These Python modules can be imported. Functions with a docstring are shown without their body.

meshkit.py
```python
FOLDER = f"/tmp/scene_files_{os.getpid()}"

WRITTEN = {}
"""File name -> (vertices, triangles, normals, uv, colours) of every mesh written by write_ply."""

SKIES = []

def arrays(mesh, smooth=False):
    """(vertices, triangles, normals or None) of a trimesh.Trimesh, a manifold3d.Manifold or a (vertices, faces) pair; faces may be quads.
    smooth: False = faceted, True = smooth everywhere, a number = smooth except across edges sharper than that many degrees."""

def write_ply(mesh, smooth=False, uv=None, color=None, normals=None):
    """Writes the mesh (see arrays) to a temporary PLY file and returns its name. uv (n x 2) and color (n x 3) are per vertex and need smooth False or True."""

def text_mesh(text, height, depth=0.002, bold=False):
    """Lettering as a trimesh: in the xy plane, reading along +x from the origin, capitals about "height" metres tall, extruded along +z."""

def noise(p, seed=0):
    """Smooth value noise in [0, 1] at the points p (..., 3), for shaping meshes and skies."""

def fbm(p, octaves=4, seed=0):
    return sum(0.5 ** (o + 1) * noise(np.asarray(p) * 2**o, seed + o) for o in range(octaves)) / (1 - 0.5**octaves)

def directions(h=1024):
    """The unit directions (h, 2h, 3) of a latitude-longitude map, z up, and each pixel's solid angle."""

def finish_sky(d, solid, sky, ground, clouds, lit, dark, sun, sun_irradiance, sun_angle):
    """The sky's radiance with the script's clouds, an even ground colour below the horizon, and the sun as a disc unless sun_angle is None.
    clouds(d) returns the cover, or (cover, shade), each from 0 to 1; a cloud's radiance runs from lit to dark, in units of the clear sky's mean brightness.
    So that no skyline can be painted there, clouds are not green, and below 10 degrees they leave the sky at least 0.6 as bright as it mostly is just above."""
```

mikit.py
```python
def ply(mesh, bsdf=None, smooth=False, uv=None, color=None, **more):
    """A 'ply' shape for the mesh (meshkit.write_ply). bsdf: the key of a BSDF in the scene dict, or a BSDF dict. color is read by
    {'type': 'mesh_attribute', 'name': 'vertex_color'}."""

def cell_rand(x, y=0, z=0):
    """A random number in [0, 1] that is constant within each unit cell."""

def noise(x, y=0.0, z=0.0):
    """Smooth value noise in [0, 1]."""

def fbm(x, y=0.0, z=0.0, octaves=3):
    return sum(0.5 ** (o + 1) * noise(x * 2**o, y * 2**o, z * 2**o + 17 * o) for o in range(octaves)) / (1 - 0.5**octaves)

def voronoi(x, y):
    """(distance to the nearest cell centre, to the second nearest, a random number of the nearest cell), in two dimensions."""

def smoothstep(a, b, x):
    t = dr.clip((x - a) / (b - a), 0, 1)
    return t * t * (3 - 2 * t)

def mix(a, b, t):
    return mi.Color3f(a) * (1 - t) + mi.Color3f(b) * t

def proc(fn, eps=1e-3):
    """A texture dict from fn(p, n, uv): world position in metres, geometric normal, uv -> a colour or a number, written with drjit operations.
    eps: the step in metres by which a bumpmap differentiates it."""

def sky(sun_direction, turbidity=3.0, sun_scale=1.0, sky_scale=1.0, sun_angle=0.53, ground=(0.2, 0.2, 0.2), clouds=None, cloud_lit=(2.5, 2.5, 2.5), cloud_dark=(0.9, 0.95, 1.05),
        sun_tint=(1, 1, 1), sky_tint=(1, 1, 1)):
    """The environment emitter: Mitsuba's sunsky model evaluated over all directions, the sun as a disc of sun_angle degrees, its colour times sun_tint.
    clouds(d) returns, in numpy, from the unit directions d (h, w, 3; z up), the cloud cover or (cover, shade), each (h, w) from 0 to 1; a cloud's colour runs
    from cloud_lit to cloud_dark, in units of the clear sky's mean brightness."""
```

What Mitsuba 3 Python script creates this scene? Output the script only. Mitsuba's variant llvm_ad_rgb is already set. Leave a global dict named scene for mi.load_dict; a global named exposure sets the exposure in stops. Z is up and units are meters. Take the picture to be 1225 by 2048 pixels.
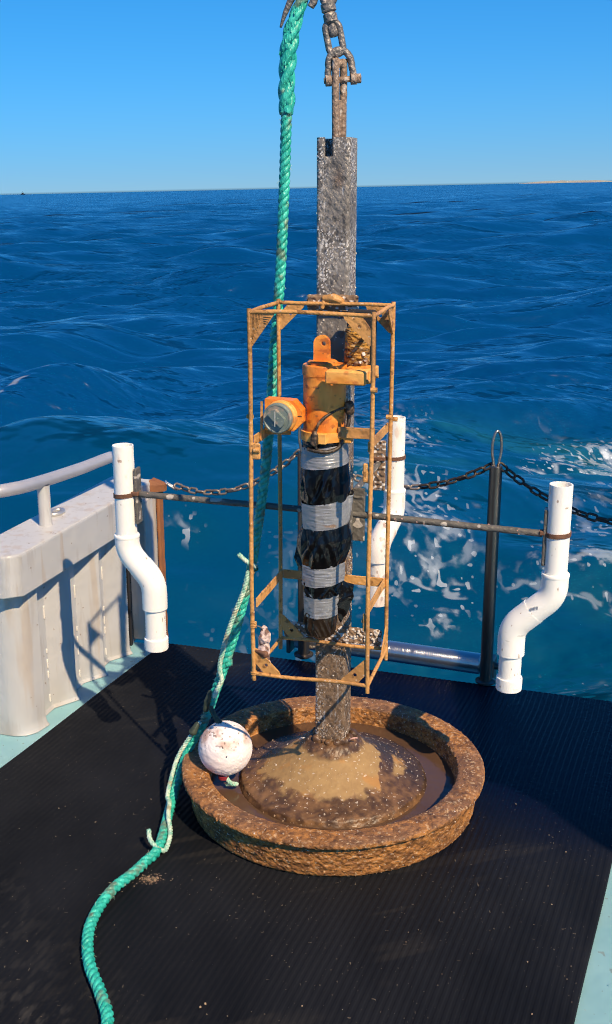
import math, random
import numpy as np, trimesh, manifold3d as m3, drjit as dr, mitsuba as mi
import shapely, shapely.affinity
from shapely.geometry import Polygon, Point
import mikit, meshkit
from mikit import proc, noise, fbm, voronoi, smoothstep, mix, cell_rand

T = mi.ScalarTransform4f
PI = math.pi
scene, labels = {}, {}
rng = np.random.default_rng(7)

# ------------------------------------------------------------------ camera, sky, exposure
# Boat frame: x right, y towards the stern, z up, deck at z = 0.  The boat heels 1.2 degrees to the right on a level sea.
HEEL = math.radians(1.2)
RB = np.array([[math.cos(HEEL), 0, math.sin(HEEL)], [0, 1, 0], [-math.sin(HEEL), 0, math.cos(HEEL)]])
PITCH = math.radians(16.2)
CAM = np.array([0, 0, 1.585])
FWD = RB @ np.array([0, math.cos(PITCH), -math.sin(PITCH)])
UP = RB @ np.array([0, math.sin(PITCH), math.cos(PITCH)])
CW = RB @ CAM
scene['camera'] = {'type': 'perspective', 'fov': math.degrees(2 * math.atan(1024 / 2230)), 'fov_axis': 'y', 'near_clip': 0.05, 'far_clip': 60000.0,
                   'to_world': T().look_at(origin=CW.tolist(), target=(CW + FWD).tolist(), up=UP.tolist())}
SUN = np.array([0.354, -0.576, 0.638])
scene['sky'] = mikit.sky(SUN.tolist(), turbidity=2.0, sun_scale=1.2, sky_tint=(0.15, 0.80, 1.30), sun_tint=(1.0, 0.95, 0.86), ground=(0.02, 0.05, 0.09),
                         clouds=lambda d: .68 * np.exp(-np.maximum(d[..., 2], 0) / .052), cloud_lit=(1.65, 2.5, 3.2))      # thin marine haze low down, all round
exposure = 1.75
SEA = -0.62


# ------------------------------------------------------------------ helpers
def M4(m): return T(np.asarray(m, float).tolist())


def add(key, mesh, mat, smooth=30, boat=True, color=None, label=None, cat=None, group=None, kind=None):
    if isinstance(mesh, (list, tuple)) and len(mesh) and not isinstance(mesh[0], np.ndarray):
        mesh = trimesh.util.concatenate([tm(a) for a in mesh])
    mesh = tm(mesh)
    if boat:
        mesh = trimesh.Trimesh(np.asarray(mesh.vertices) @ RB.T, mesh.faces, process=False)
    scene[key] = mikit.ply(mesh, mat, smooth=smooth, color=color)
    tag(key, label, cat, group, kind)
    return key


def tag(key, label=None, cat=None, group=None, kind=None):
    d = {k: v for k, v in (('label', label), ('category', cat), ('group', group), ('kind', kind)) if v}
    if d: labels.setdefault(key, {}).update(d)


def num(base, i): return base if i == 0 else f'{base}_{i:03d}'


def tm(m):
    if isinstance(m, trimesh.Trimesh): return m
    if hasattr(m, 'to_mesh'):
        q = m.to_mesh(); return trimesh.Trimesh(q.vert_properties[:, :3], q.tri_verts, process=False)
    return trimesh.Trimesh(np.asarray(m[0], float), np.asarray(m[1]), process=False)


def cbox(x0, x1, y0, y1, z0, z1, b=0.003):
    """box with chamfered edges"""
    p = []
    c, h = np.array([(x0 + x1) / 2, (y0 + y1) / 2, (z0 + z1) / 2]), np.array([x1 - x0, y1 - y0, z1 - z0]) / 2
    b = min(b, h.min() * .9)
    for sx in (-1, 1):
        for sy in (-1, 1):
            for sz in (-1, 1):
                s = np.array([sx, sy, sz])
                for k in range(3):
                    q = h - b; q[k] = h[k]; p.append(c + s * q)
    return trimesh.convex.convex_hull(np.array(p))


def catmull(pts, n=12):
    p = np.asarray(pts, float); p = np.vstack([2 * p[0] - p[1], p, 2 * p[-1] - p[-2]])
    out = []
    for i in range(1, len(p) - 2):
        t = np.linspace(0, 1, n, endpoint=False)[:, None]
        a, b, c, d = p[i - 1], p[i], p[i + 1], p[i + 2]
        out.append(.5 * (2 * b + (c - a) * t + (2 * a - 5 * b + 4 * c - d) * t ** 2 + (3 * b - a - 3 * c + d) * t ** 3))
    return np.vstack(out + [p[-2:-1]])


def resample(p, step):
    s = np.r_[0, np.cumsum(np.linalg.norm(np.diff(p, axis=0), axis=1))]
    n = max(2, int(s[-1] / step) + 1); q = np.linspace(0, s[-1], n)
    return np.stack([np.interp(q, s, p[:, k]) for k in range(3)], 1), q


def frames(p, closed=False):
    t = np.gradient(p, axis=0)
    if closed: t = np.roll(p, -1, 0) - np.roll(p, 1, 0)
    t /= np.linalg.norm(t, axis=1, keepdims=True) + 1e-12
    a = np.cross(t[0], [0.3, 0.2, 1] if abs(t[0][2]) < .8 else [1, .1, 0]); a /= np.linalg.norm(a)
    A = [a]
    for i in range(1, len(p)):
        a = A[-1] - t[i] * (A[-1] @ t[i]); A.append(a / np.linalg.norm(a))
    A = np.array(A)
    return t, A, np.cross(t, A)


def tube(path, r, n=10, closed=False, cap=True, flat=None):
    p = np.asarray(path, float); t, A, B = frames(p, closed)
    r = np.broadcast_to(r, len(p)); k = np.arange(n) * 2 * PI / n
    fb = 1.0 if flat is None else flat
    v = p[:, None] + r[:, None, None] * (np.cos(k)[None, :, None] * A[:, None] + fb * np.sin(k)[None, :, None] * B[:, None])
    m = len(p); i, j = np.meshgrid(np.arange(m if closed else m - 1), np.arange(n), indexing='ij'); i2, j2 = (i + 1) % m, (j + 1) % n
    f = np.vstack([np.stack([i * n + j, i * n + j2, i2 * n + j2], -1).reshape(-1, 3), np.stack([i * n + j, i2 * n + j2, i2 * n + j], -1).reshape(-1, 3)])
    v = v.reshape(-1, 3)
    if not closed and cap:
        v = np.vstack([v, p[0], p[-1]]); c0, c1 = len(v) - 2, len(v) - 1; q = np.arange(n)
        f = np.vstack([f, np.stack([np.full(n, c0), (q + 1) % n, q], 1), np.stack([np.full(n, c1), (m - 1) * n + q, (m - 1) * n + (q + 1) % n], 1)])
    return trimesh.Trimesh(v, f, process=False)


def rod(a, b, r, n=12): return tube([a, b], r, n)


def lathe(prof, n=64, c=(0, 0, 0), close=False):
    """prof: list of (r, z), outward surface when going upward"""
    pr = np.asarray(prof, float); k = np.arange(n) * 2 * PI / n; m = len(pr)
    v = np.stack([pr[:, None, 0] * np.cos(k), pr[:, None, 0] * np.sin(k), np.broadcast_to(pr[:, None, 1], (m, n))], -1).reshape(-1, 3) + np.array(c)
    rows = m if close else m - 1
    i, j = np.meshgrid(np.arange(rows), np.arange(n), indexing='ij'); i2, j2 = (i + 1) % m, (j + 1) % n
    f = np.vstack([np.stack([i * n + j, i * n + j2, i2 * n + j2], -1).reshape(-1, 3), np.stack([i * n + j, i2 * n + j2, i2 * n + j], -1).reshape(-1, 3)])
    return trimesh.Trimesh(v, f, process=False)


def plate(poly, origin, ex, ey, th):
    """polygon in the plane (ex, ey) through origin, thickness th centred"""
    m = trimesh.creation.extrude_polygon(poly, th, engine='earcut')
    ex, ey = np.asarray(ex, float), np.asarray(ey, float); ez = np.cross(ex, ey)
    v = np.asarray(m.vertices) - [0, 0, th / 2]
    return trimesh.Trimesh(np.asarray(origin) + v[:, :1] * ex + v[:, 1:2] * ey + v[:, 2:] * ez, m.faces, process=False)


def xf(mesh, E, o):
    mesh = tm(mesh)
    return trimesh.Trimesh(np.asarray(mesh.vertices) @ np.asarray(E) + np.asarray(o), mesh.faces, process=False)


def rough(mesh, amp, freq, seed=0, octaves=3, sub=None):
    mesh = tm(mesh)
    if sub: mesh = trimesh.Trimesh(*trimesh.remesh.subdivide_to_size(mesh.vertices, mesh.faces, sub, max_iter=12)); mesh.merge_vertices()
    v = np.asarray(mesh.vertices); n = mesh.vertex_normals
    d = (meshkit.fbm(v * freq + 100, octaves, seed) - .5) * 2 * amp
    return trimesh.Trimesh(v + n * d[:, None], mesh.faces, process=False)


def rope3(path, R, pitch, strands=3, n=8, step=None, phase=0, sign=1, Rarr=None):
    p, s = resample(path, step or pitch / 12); t, A, B = frames(p); out = []
    Rv = np.full(len(p), R) if Rarr is None else np.interp(np.linspace(0, 1, len(p)), np.linspace(0, 1, len(Rarr)), Rarr)
    f = {2: .5, 3: .5, 4: .55}[strands]; rs = {2: .5, 3: .54, 4: .48}[strands]
    for k in range(strands):
        ph = sign * 2 * PI * s / pitch + 2 * PI * k / strands + phase
        q = p + (f * Rv)[:, None] * (np.cos(ph)[:, None] * A + np.sin(ph)[:, None] * B)
        out.append(tube(q, rs * Rv, n))
    return trimesh.util.concatenate(out)


def capsule(points, r, ref=0.006, it=8):
    """smooth body through joints: hulls of spheres"""
    bodies = []
    for (a, ra), (b, rb) in zip(zip(points, r), zip(points[1:], r[1:])):
        s = [m3.Manifold.sphere(float(q), 20).translate(tuple(map(float, c))) for c, q in ((a, ra), (b, rb))]
        bodies.append(m3.Manifold.batch_hull(s))
    return tm(m3.Manifold.batch_boolean(bodies, m3.OpType.Add))


# mooring frame (x across, y aft) and bulwark frame
YA = math.radians(15)
ME = np.array([[math.cos(YA), -math.sin(YA), 0], [math.sin(YA), math.cos(YA), 0], [0, 0, 1]]); MO = np.array([.0715, 2.683, 0])
YB = math.radians(17.3)
BE = np.array([[math.cos(YB), -math.sin(YB), 0], [math.sin(YB), math.cos(YB), 0], [0, 0, 1]]); BO = np.array([-.806, 3.109, 0])
def moor(m): return xf(m, ME, MO)
def mw(p): return np.asarray(p, float) @ ME + MO
def bulw(m): return xf(m, BE, BO)


# ------------------------------------------------------------------ materials
def principled(name, color, rough_=.5, metal=0.0, spec=.5, bump=None, bscale=1.0, eps=1e-3, **kw):
    c = color if isinstance(color, dict) else {'type': 'rgb', 'value': list(color)}
    r = rough_ if isinstance(rough_, dict) else float(rough_)
    d = {'type': 'principled', 'base_color': c, 'roughness': r, 'metallic': metal, 'specular': spec, **kw}
    if bump is not None:
        d = {'type': 'bumpmap', 'arbitrary': proc(bump, eps), 'scale': bscale, 'bsdf': d}
    scene[name] = {'type': 'twosided', 'bsdf': d}


def col(*c): return mi.Color3f(*c)


# sea
FOAM_SPOTS = [(1.25, 6.9, 1.25, 2.3, .24), (1.9, 8.9, .9, .55, .72), (1.15, 9.6, .55, .45, .55), (2.7, 9.7, .8, .35, .62), (1.32, 4.62, .20, .16, 1.25), (1.20, 4.86, .22, .25, .7), (.78, 6.4, .30, .5, .36), (.62, 7.2, .40, .4, .36), (.82, 5.9, .30, .4, .36),
              (.86, 5.4, .25, .2, .55), (-.72, 6.6, .18, .15, .55), (-1.05, 8.4, .5, .5, .30), (.32, 5.5, .25, .4, .55), (1.42, 5.45, .3, .35, .6), (-.45, 5.4, .25, .3, .3), (3.2, 8.4, .9, .6, .5), (1.9, 5.0, .4, .4, .9), (2.2, 6.6, .6, .6, .6)]
def wake_mask(p):
    m = mi.Float(0)
    for x, y, a, b, w in FOAM_SPOTS: m = m + w * dr.exp(-dr.square((p.x - x) / a) - dr.square((p.y - y) / b))
    return m
def crest_mask(p):
    """thin broken foam on the steep swell at the left"""
    s = (p.x + 3.32) * .447 + (p.y - 11.87) * .894; d = (p.x + 3.32) * .894 - (p.y - 11.87) * .447 - .05 * s * (s - 2.1)
    g = fbm(p.x * 5, p.y * 4, 0, 3)
    thick = .05 + .11 * smoothstep(1.2, 1.95, s)
    return smoothstep(thick, thick * .3, dr.abs(d + .12 * (g - .5))) * smoothstep(2.15, 1.95, s) * smoothstep(.38, .56, g) * (.30 + .7 * smoothstep(1.1, 1.9, s))
def foam(p, n, uv):
    w = wake_mask(p)
    wx, wy = fbm(p.x * 2.1, p.y * 1.7, 1.3, 3) - .5, fbm(p.x * 2.1 + 31, p.y * 1.7, 4.7, 3) - .5
    x, y = .87 * p.x + .5 * p.y + .75 * wx, .87 * p.y - .5 * p.x + .75 * wy
    fine = fbm(p.x * 14, p.y * 11, 8.1, 4)
    lace = 1 - dr.abs(2 * fbm(x * 2.6, y * 2.0, 3.1, 4) - 1) + .10 * (fine - .5)
    gate = fbm(x * 1.5 + 7, y * 1.3 + 3, 2.2, 3)
    lace2 = 1 - dr.abs(2 * fbm(.8 * x * 5.2 - .6 * y * 5.2, .8 * y * 4.6 + .6 * x * 4.6, 7.7, 3) - 1) + .10 * (fine - .5)
    g1 = smoothstep(.62 - .22 * w, .74 - .22 * w, gate + .18 * (fine - .5)) * dr.clip(w * 1.3, 0, 1)
    thin = dr.maximum(smoothstep(.91, .985, lace), .85 * smoothstep(.90, .98, lace2)) * g1 * smoothstep(.34, .52, fine)
    blob = smoothstep(.95 - .27 * w, 1.08 - .27 * w, fbm(.94 * x * 2.3 + .34 * y * 2.3 + 3, .94 * y * 2.3 - .34 * x * 2.3 + 8, .7, 4) + .38 * (fine - .5) + .10) * smoothstep(.35, .8, w)
    dots = smoothstep(.84, .87, noise(p.x * 30, p.y * 22, 1.0)) * smoothstep(.55, .66, gate + .2 * w) * dr.clip(w, 0, 1)
    f1, f2, _ = voronoi(x * 11 + 2.5 * fine, y * 8 + 2.5 * fine)
    cells = 1 - smoothstep(.03, .26, f2 - f1)
    blob = blob * (.30 + .70 * dr.maximum(cells, smoothstep(.50, .62, fine)))
    return dr.clip(thin * .50 + blob * .62 + dots * .7 + crest_mask(p), 0, 1) * .92
def sea_color(p, n, uv):
    g = fbm(p.x * .25 + 4, p.y * .2, 0, 3); f = fbm(p.x * 1.3, p.y * 1.0, 2, 3)
    deep, teal = col(.0, .042, .142), col(.0, .052, .090)
    c = mix(deep, teal, dr.clip(dr.clip(wake_mask(p), 0, 1) * .45 * (.4 + f) + (1 - smoothstep(3, 13, p.y)) * .55 * (.5 + g), 0, 1))
    churn = dr.clip(wake_mask(p), 0, 1) * smoothstep(.48, .70, fbm(p.x * 1.6 + 5, p.y * 1.3, 6, 4))
    return mix(c, col(.012, .13, .155), churn * .75)
def sea_bump(p, n, uv):
    gust = .55 + .9 * fbm(p.x * .05, p.y * .022, 3.0, 3)
    a = fbm(p.x * 2.2, p.y * 3.4, 0.0, 3)
    b = fbm(p.x * 9.0 + .6 * p.y, p.y * 13.0, 5.0, 2)
    c = fbm(p.x * .40, p.y * .75, 9.0, 2)
    patch = .30 + 1.4 * smoothstep(.30, .70, fbm(p.x * .38 + 3, p.y * .62, 1.0, 3))
    return ((.080 * a + .016 * b) * patch + .38 * c) * gust
scene['sea_water'] = {'type': 'twosided', 'bsdf': {'type': 'blendbsdf', 'weight': proc(foam),
    'a': {'type': 'bumpmap', 'arbitrary': proc(sea_bump, 4e-3), 'scale': 1.0, 'bsdf': {'type': 'principled', 'base_color': proc(sea_color), 'roughness': .19, 'specular': .72}},
    'b': {'type': 'diffuse', 'reflectance': {'type': 'rgb', 'value': [.58, .66, .74]}}}}

# painted deck, bulwark paint
def deck_c(p, n, uv):
    g = fbm(p.x * 9, p.y * 9, 0, 4); s = smoothstep(.62, .74, fbm(p.x * 3 + 5, p.y * 5, 1, 4))
    sp = smoothstep(.92, .95, noise(p.x * 90, p.y * 90, 2))
    c = mix(col(.18, .37, .41), col(.25, .45, .49), g)
    return mix(mix(c, col(.22, .40, .42), s * .45), col(.16, .15, .12), sp * .5)
principled('deck_paint', proc(deck_c), .55, bump=lambda p, n, uv: fbm(p.x * 60, p.y * 60, p.z * 60, 2), bscale=.0012)
def bul_c(p, n, uv):
    g = fbm(p.x * 6, p.y * 6, p.z * 3, 4); st = smoothstep(.58, .72, fbm(p.x * 26, p.y * 26, p.z * 2.2, 3))
    sp = smoothstep(.86, .9, noise(p.x * 70, p.y * 70, p.z * 55))
    c = mix(col(.405, .41, .415), col(.495, .495, .49), g)
    base = smoothstep(.14, .0, p.z + .012 * p.x) * smoothstep(.35, .6, g)
    c = mix(c, col(.30, .26, .21), base * .45)
    c = mix(c, col(.34, .30, .26), smoothstep(.60, .70, fbm(p.x * 60, p.y * 60, p.z * 5, 3)) * .28)
    return mix(mix(c, col(.40, .31, .22), st * .42), col(.2, .12, .07), smoothstep(.93, .96, noise(p.x * 70, p.y * 70, p.z * 55)) * .6)
principled('bulwark_paint', proc(bul_c), .38, bump=lambda p, n, uv: fbm(p.x * 24, p.y * 24, p.z * 24, 3), bscale=.0025)
def alu_c(p, n, uv):
    g = fbm(p.x * 14, p.y * 14, p.z * 14, 4)
    return mix(col(.36, .36, .39), col(.50, .50, .53), g)
principled('rail_metal', proc(alu_c), .38, metal=.35)
principled('weld', (.66, .63, .58), .5)
principled('rust_strip', proc(lambda p, n, uv: mix(col(.33, .13, .04), col(.16, .06, .03), fbm(p.x * 30, p.y * 30, p.z * 12, 4))), .75)
principled('rust_dark', proc(lambda p, n, uv: mix(col(.20, .09, .045), col(.075, .04, .03), fbm(p.x * 60, p.y * 60, p.z * 60, 3))), .7,
           bump=lambda p, n, uv: fbm(p.x * 150, p.y * 150, p.z * 150, 2), bscale=.002)
principled('black_rubber', (.012, .012, .013), .6)

# mat: black ribbed rubber, dusty and dry to the left and front, wet and shiny round the weight
def mat_wet(p):
    w = fbm(p.x * 3.0, p.y * 3.0, 0, 4) - .5
    a = smoothstep(-.10, .16, p.x + .35 - .10 * (p.y - 2.6) + .35 * w)                     # wet right of the left streak
    b = smoothstep(-.02, .62, p.x * .40 + (p.y - 2.45) * .9 + .4 * w)                      # drying towards the camera
    return a * b
def mat_c(p, n, uv):
    d = fbm(p.x * 7, p.y * 4, 0, 4); f = fbm(p.x * 60 - p.y * 14, p.y * 30, 3, 3)
    grit = smoothstep(.955, .97, noise(p.x * 170, p.y * 170, 4)) * smoothstep(.35, .6, d)
    worn = smoothstep(.52, .78, fbm(p.x * 2.4 + 3, p.y * 2.2 + 8, 0, 3)) * smoothstep(.45, .75, f) * smoothstep(2.5, 1.9, p.y) * smoothstep(.16, -.12, p.x)
    w = mat_wet(p)
    dry = mix(col(.0042, .0050, .0070), col(.0150, .0165, .0205), d)
    c = mix(dry, col(.0006, .0012, .0115), w)
    c = mix(c, col(.050, .048, .045), worn * .75 * (1 - .7 * w))
    streak = smoothstep(.62, .78, fbm(p.x * 3 + p.y * 1.1, p.y * 26 - p.x * 9, 5, 3)) * smoothstep(.5, .7, fbm(p.x * 5, p.y * 5, 9, 3))
    c = mix(c, col(.030, .028, .026), streak * .35 * (1 - .8 * w))
    return mix(c, col(.22, .18, .13), grit * .5)
def mat_r(p, n, uv): return .60 - .30 * mat_wet(p) + .10 * (fbm(p.x * 30, p.y * 30, 0, 3) - .5)
principled('mat_rubber', proc(mat_c), proc(mat_r), spec=.09, bump=lambda p, n, uv: fbm(p.x * 120, p.y * 120, p.z * 60, 2), bscale=.0010)

# rusty cast wheel
def wheel_c(p, n, uv):
    q = p * 1.0
    a = fbm(q.x * 9, q.y * 9, q.z * 9, 4); b = fbm(q.x * 55, q.y * 55, q.z * 55, 3); c = fbm(q.x * 160, q.y * 160, q.z * 160, 2)
    base = mix(col(.135, .058, .020), col(.45, .195, .050), smoothstep(.30, .68, b * .6 + a * .4))
    base = mix(base, col(.060, .028, .018), smoothstep(.52, .68, a) * .42)
    base = mix(base, col(.060, .028, .014), smoothstep(.44, .32, c) * .55)
    base = mix(base, mix(col(.070, .036, .024), col(.26, .140, .078), b), smoothstep(.45, .8, n.z) * smoothstep(.30, .55, fbm(q.x * 5, q.y * 5, 2, 3) + .12 * (q.x - q.y + 2.5)) * .65)
    sp = smoothstep(.66, .74, c)
    return mix(base, col(.56, .40, .24), sp * .5)
principled('wheel_rust', proc(wheel_c), .62, bump=lambda p, n, uv: fbm(p.x * 110, p.y * 110, p.z * 110, 3), bscale=.008)
HX, HY = (MO @ RB.T)[0], (MO @ RB.T)[1]
def dome_dry(p):
    """1 on the dried cap of the dome, 0 where it is still wet"""
    x, y = p.x - HX, p.y - HY; r = dr.sqrt(x * x + y * y)
    w = (fbm(p.x * 17, p.y * 17, 0, 4) - .5) + .8 * (fbm(p.x * 52 + 3, p.y * 52, 2, 3) - .5)
    a = 1 - smoothstep(.172, .192, r + .05 * w)
    side = smoothstep(.118, .122, x + .25 * y * 0 + .03 * w) * (1 - smoothstep(.155, .165, x + .02 * w) * smoothstep(-.15, -.05, y))
    back = smoothstep(.012, .036, y + .05 * w)
    inner = smoothstep(.076, .092, r + .02 * w)
    return a * (1 - side) * (1 - back) * inner
def dome_c(p, n, uv):
    a = fbm(p.x * 16, p.y * 16, p.z * 16, 4); b = fbm(p.x * 70, p.y * 70, p.z * 70, 3); c = noise(p.x * 190, p.y * 190, p.z * 190)
    dry = mix(col(.25, .150, .062), col(.35, .225, .095), b); dry = mix(dry, col(.36, .17, .045), smoothstep(.52, .66, a) * .7)
    wet = mix(col(.060, .032, .018), col(.190, .100, .045), smoothstep(.35, .7, a * .5 + b * .5))
    wet = mix(wet, col(.018, .013, .012), smoothstep(-.02, .06, (p.y - HY) * .8 + (p.x - HX) * .35 + .10 * (a - .5)) * .75)
    k = mix(wet, dry, dome_dry(p))
    return mix(k, col(.55, .47, .38), smoothstep(.84, .90, c) * .6)
principled('dome_rust', proc(dome_c), proc(lambda p, n, uv: .46 + .26 * dome_dry(p)), bump=lambda p, n, uv: fbm(p.x * 100, p.y * 100, p.z * 100, 3), bscale=.0022)
principled('muddy_water', proc(lambda p, n, uv: mix(col(.060, .032, .020), col(.10, .058, .034), fbm(p.x * 12, p.y * 12, 0, 3))), .16,
           bump=lambda p, n, uv: fbm(p.x * 40, p.y * 40, 0, 2), bscale=.0012)

# galvanised pole: grey above, browner below, with white worm casts and barnacles
def mix_f(a, b, t): return a + (b - a) * t
def spots(u, v, s, th):
    a, b, k = voronoi(u * s, v * s * .8); return (1 - smoothstep(th, th + .10, a)) * smoothstep(.32, .36, k)
def pole_c(p, n, uv):
    x, y, z = p.x * .966 - p.y * .259, p.x * .259 + p.y * .966, p.z
    u = x + y
    g = fbm(u * 22, z * 12, 2, 4); f = fbm(u * 90, z * 60, 1, 3)
    top = mix(col(.140, .126, .114), col(.255, .235, .215), g); low = mix(col(.120, .075, .045), col(.215, .145, .090), g)
    c = mix(low, top, smoothstep(.85, 1.25, z + .25 * (g - .5)))
    c = mix(c, col(.15, .075, .035), smoothstep(.60, .75, fbm(u * 9, z * 5, 7, 3)) * .6)
    c = mix(c, col(.03, .028, .028), smoothstep(.56, .68, f) * .5)
    w = dr.maximum(spots(u + .012 * f, z + .014 * f, 170, .22), spots(u + 3.3 + .01 * f, z + 1.7 + .02 * f, 110, .17))
    w = w * smoothstep(.34, .60, .6 * fbm(u * 22 + 4, z * 11, 3, 3) + .4 * fbm(u * 7, z * 4.5, 8, 2)) * 1.2
    st = smoothstep(.70, .80, fbm(u * 120, z * 26, 9, 3)) * smoothstep(.45, .6, g)
    return mix(c, mix(col(.50, .48, .46), col(.74, .72, .70), f), dr.clip((w * .85 + st * .6) * mix_f(.55, 1.0, smoothstep(.7, 1.3, z)), 0, 1))
principled('pole_steel', proc(pole_c), .52, metal=.15, bump=lambda p, n, uv: fbm(p.x * 140, p.y * 140, p.z * 100, 3), bscale=.005)
def bar_c(p, n, uv):
    g = fbm(p.x * 30, p.y * 30, p.z * 30, 3); s = smoothstep(.74, .80, noise(p.x * 62, p.y * 62, p.z * 62))
    return mix(mix(col(.070, .066, .060), col(.14, .13, .115), g), col(.50, .45, .40), s * .8)
principled('bar_steel', proc(bar_c), .55, bump=lambda p, n, uv: fbm(p.x * 160, p.y * 160, p.z * 160, 2), bscale=.003)
def crust_c(p, n, uv):
    k = noise(p.x * 130, p.y * 130, p.z * 130); g = fbm(p.x * 50, p.y * 50, p.z * 50, 3)
    return mix(mix(col(.10, .065, .045), col(.30, .19, .11), g), col(.62, .56, .50), smoothstep(.60, .72, k))
principled('barnacle_crust', proc(crust_c), .7, bump=lambda p, n, uv: noise(p.x * 150, p.y * 150, p.z * 150), bscale=.006)
principled('shell_white', (.58, .53, .48), .55)
principled('shell_tan', (.36, .25, .16), .6)
principled('shell_pink', (.52, .30, .25), .5)

# orange cage and instruments
def cage_c(p, n, uv):
    g = fbm(p.x * 26, p.y * 26, p.z * 20, 4); s = smoothstep(.60, .72, fbm(p.x * 80, p.y * 80, p.z * 60, 3)); sp = smoothstep(.84, .9, noise(p.x * 150, p.y * 150, p.z * 150))
    c = mix(col(.46, .22, .062), col(.62, .33, .11), g)
    c = mix(c, col(.15, .065, .022), s * .7)
    c = mix(c, col(.26, .13, .05), smoothstep(.50, .66, fbm(p.x * 11, p.y * 11, p.z * 7, 3)) * .55)
    return mix(c, col(.6, .5, .38), sp * .5)
principled('cage_paint', proc(cage_c), .5, bump=lambda p, n, uv: fbm(p.x * 120, p.y * 120, p.z * 120, 3), bscale=.003)
def orange_c(p, n, uv):
    g = fbm(p.x * 18, p.y * 18, p.z * 14, 4); f = fbm(p.x * 60, p.y * 60, p.z * 90, 3)
    c = mix(col(.64, .175, .018), col(.80, .325, .055), smoothstep(.3, .7, g))
    c = mix(c, col(.36, .09, .018), smoothstep(.54, .70, f) * .7)
    return mix(c, col(.10, .05, .03), smoothstep(.80, .86, noise(p.x * 110, p.y * 110, p.z * 110)) * .5)
principled('orange_plastic', proc(orange_c), .42, bump=lambda p, n, uv: fbm(p.x * 70, p.y * 70, p.z * 70, 3), bscale=.002)
def bracket_c(p, n, uv):
    g = fbm(p.x * 20, p.y * 20, p.z * 30, 4)
    c = mix(col(.68, .27, .042), col(.76, .39, .10), smoothstep(.35, .65, g))
    return mix(c, col(.42, .12, .03), smoothstep(.58, .70, fbm(p.x * 45 + 8, p.y * 45, p.z * 45, 3)) * .6)
principled('bracket_plastic', proc(bracket_c), .45, bump=lambda p, n, uv: fbm(p.x * 90, p.y * 90, p.z * 90, 2), bscale=.0015)
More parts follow.
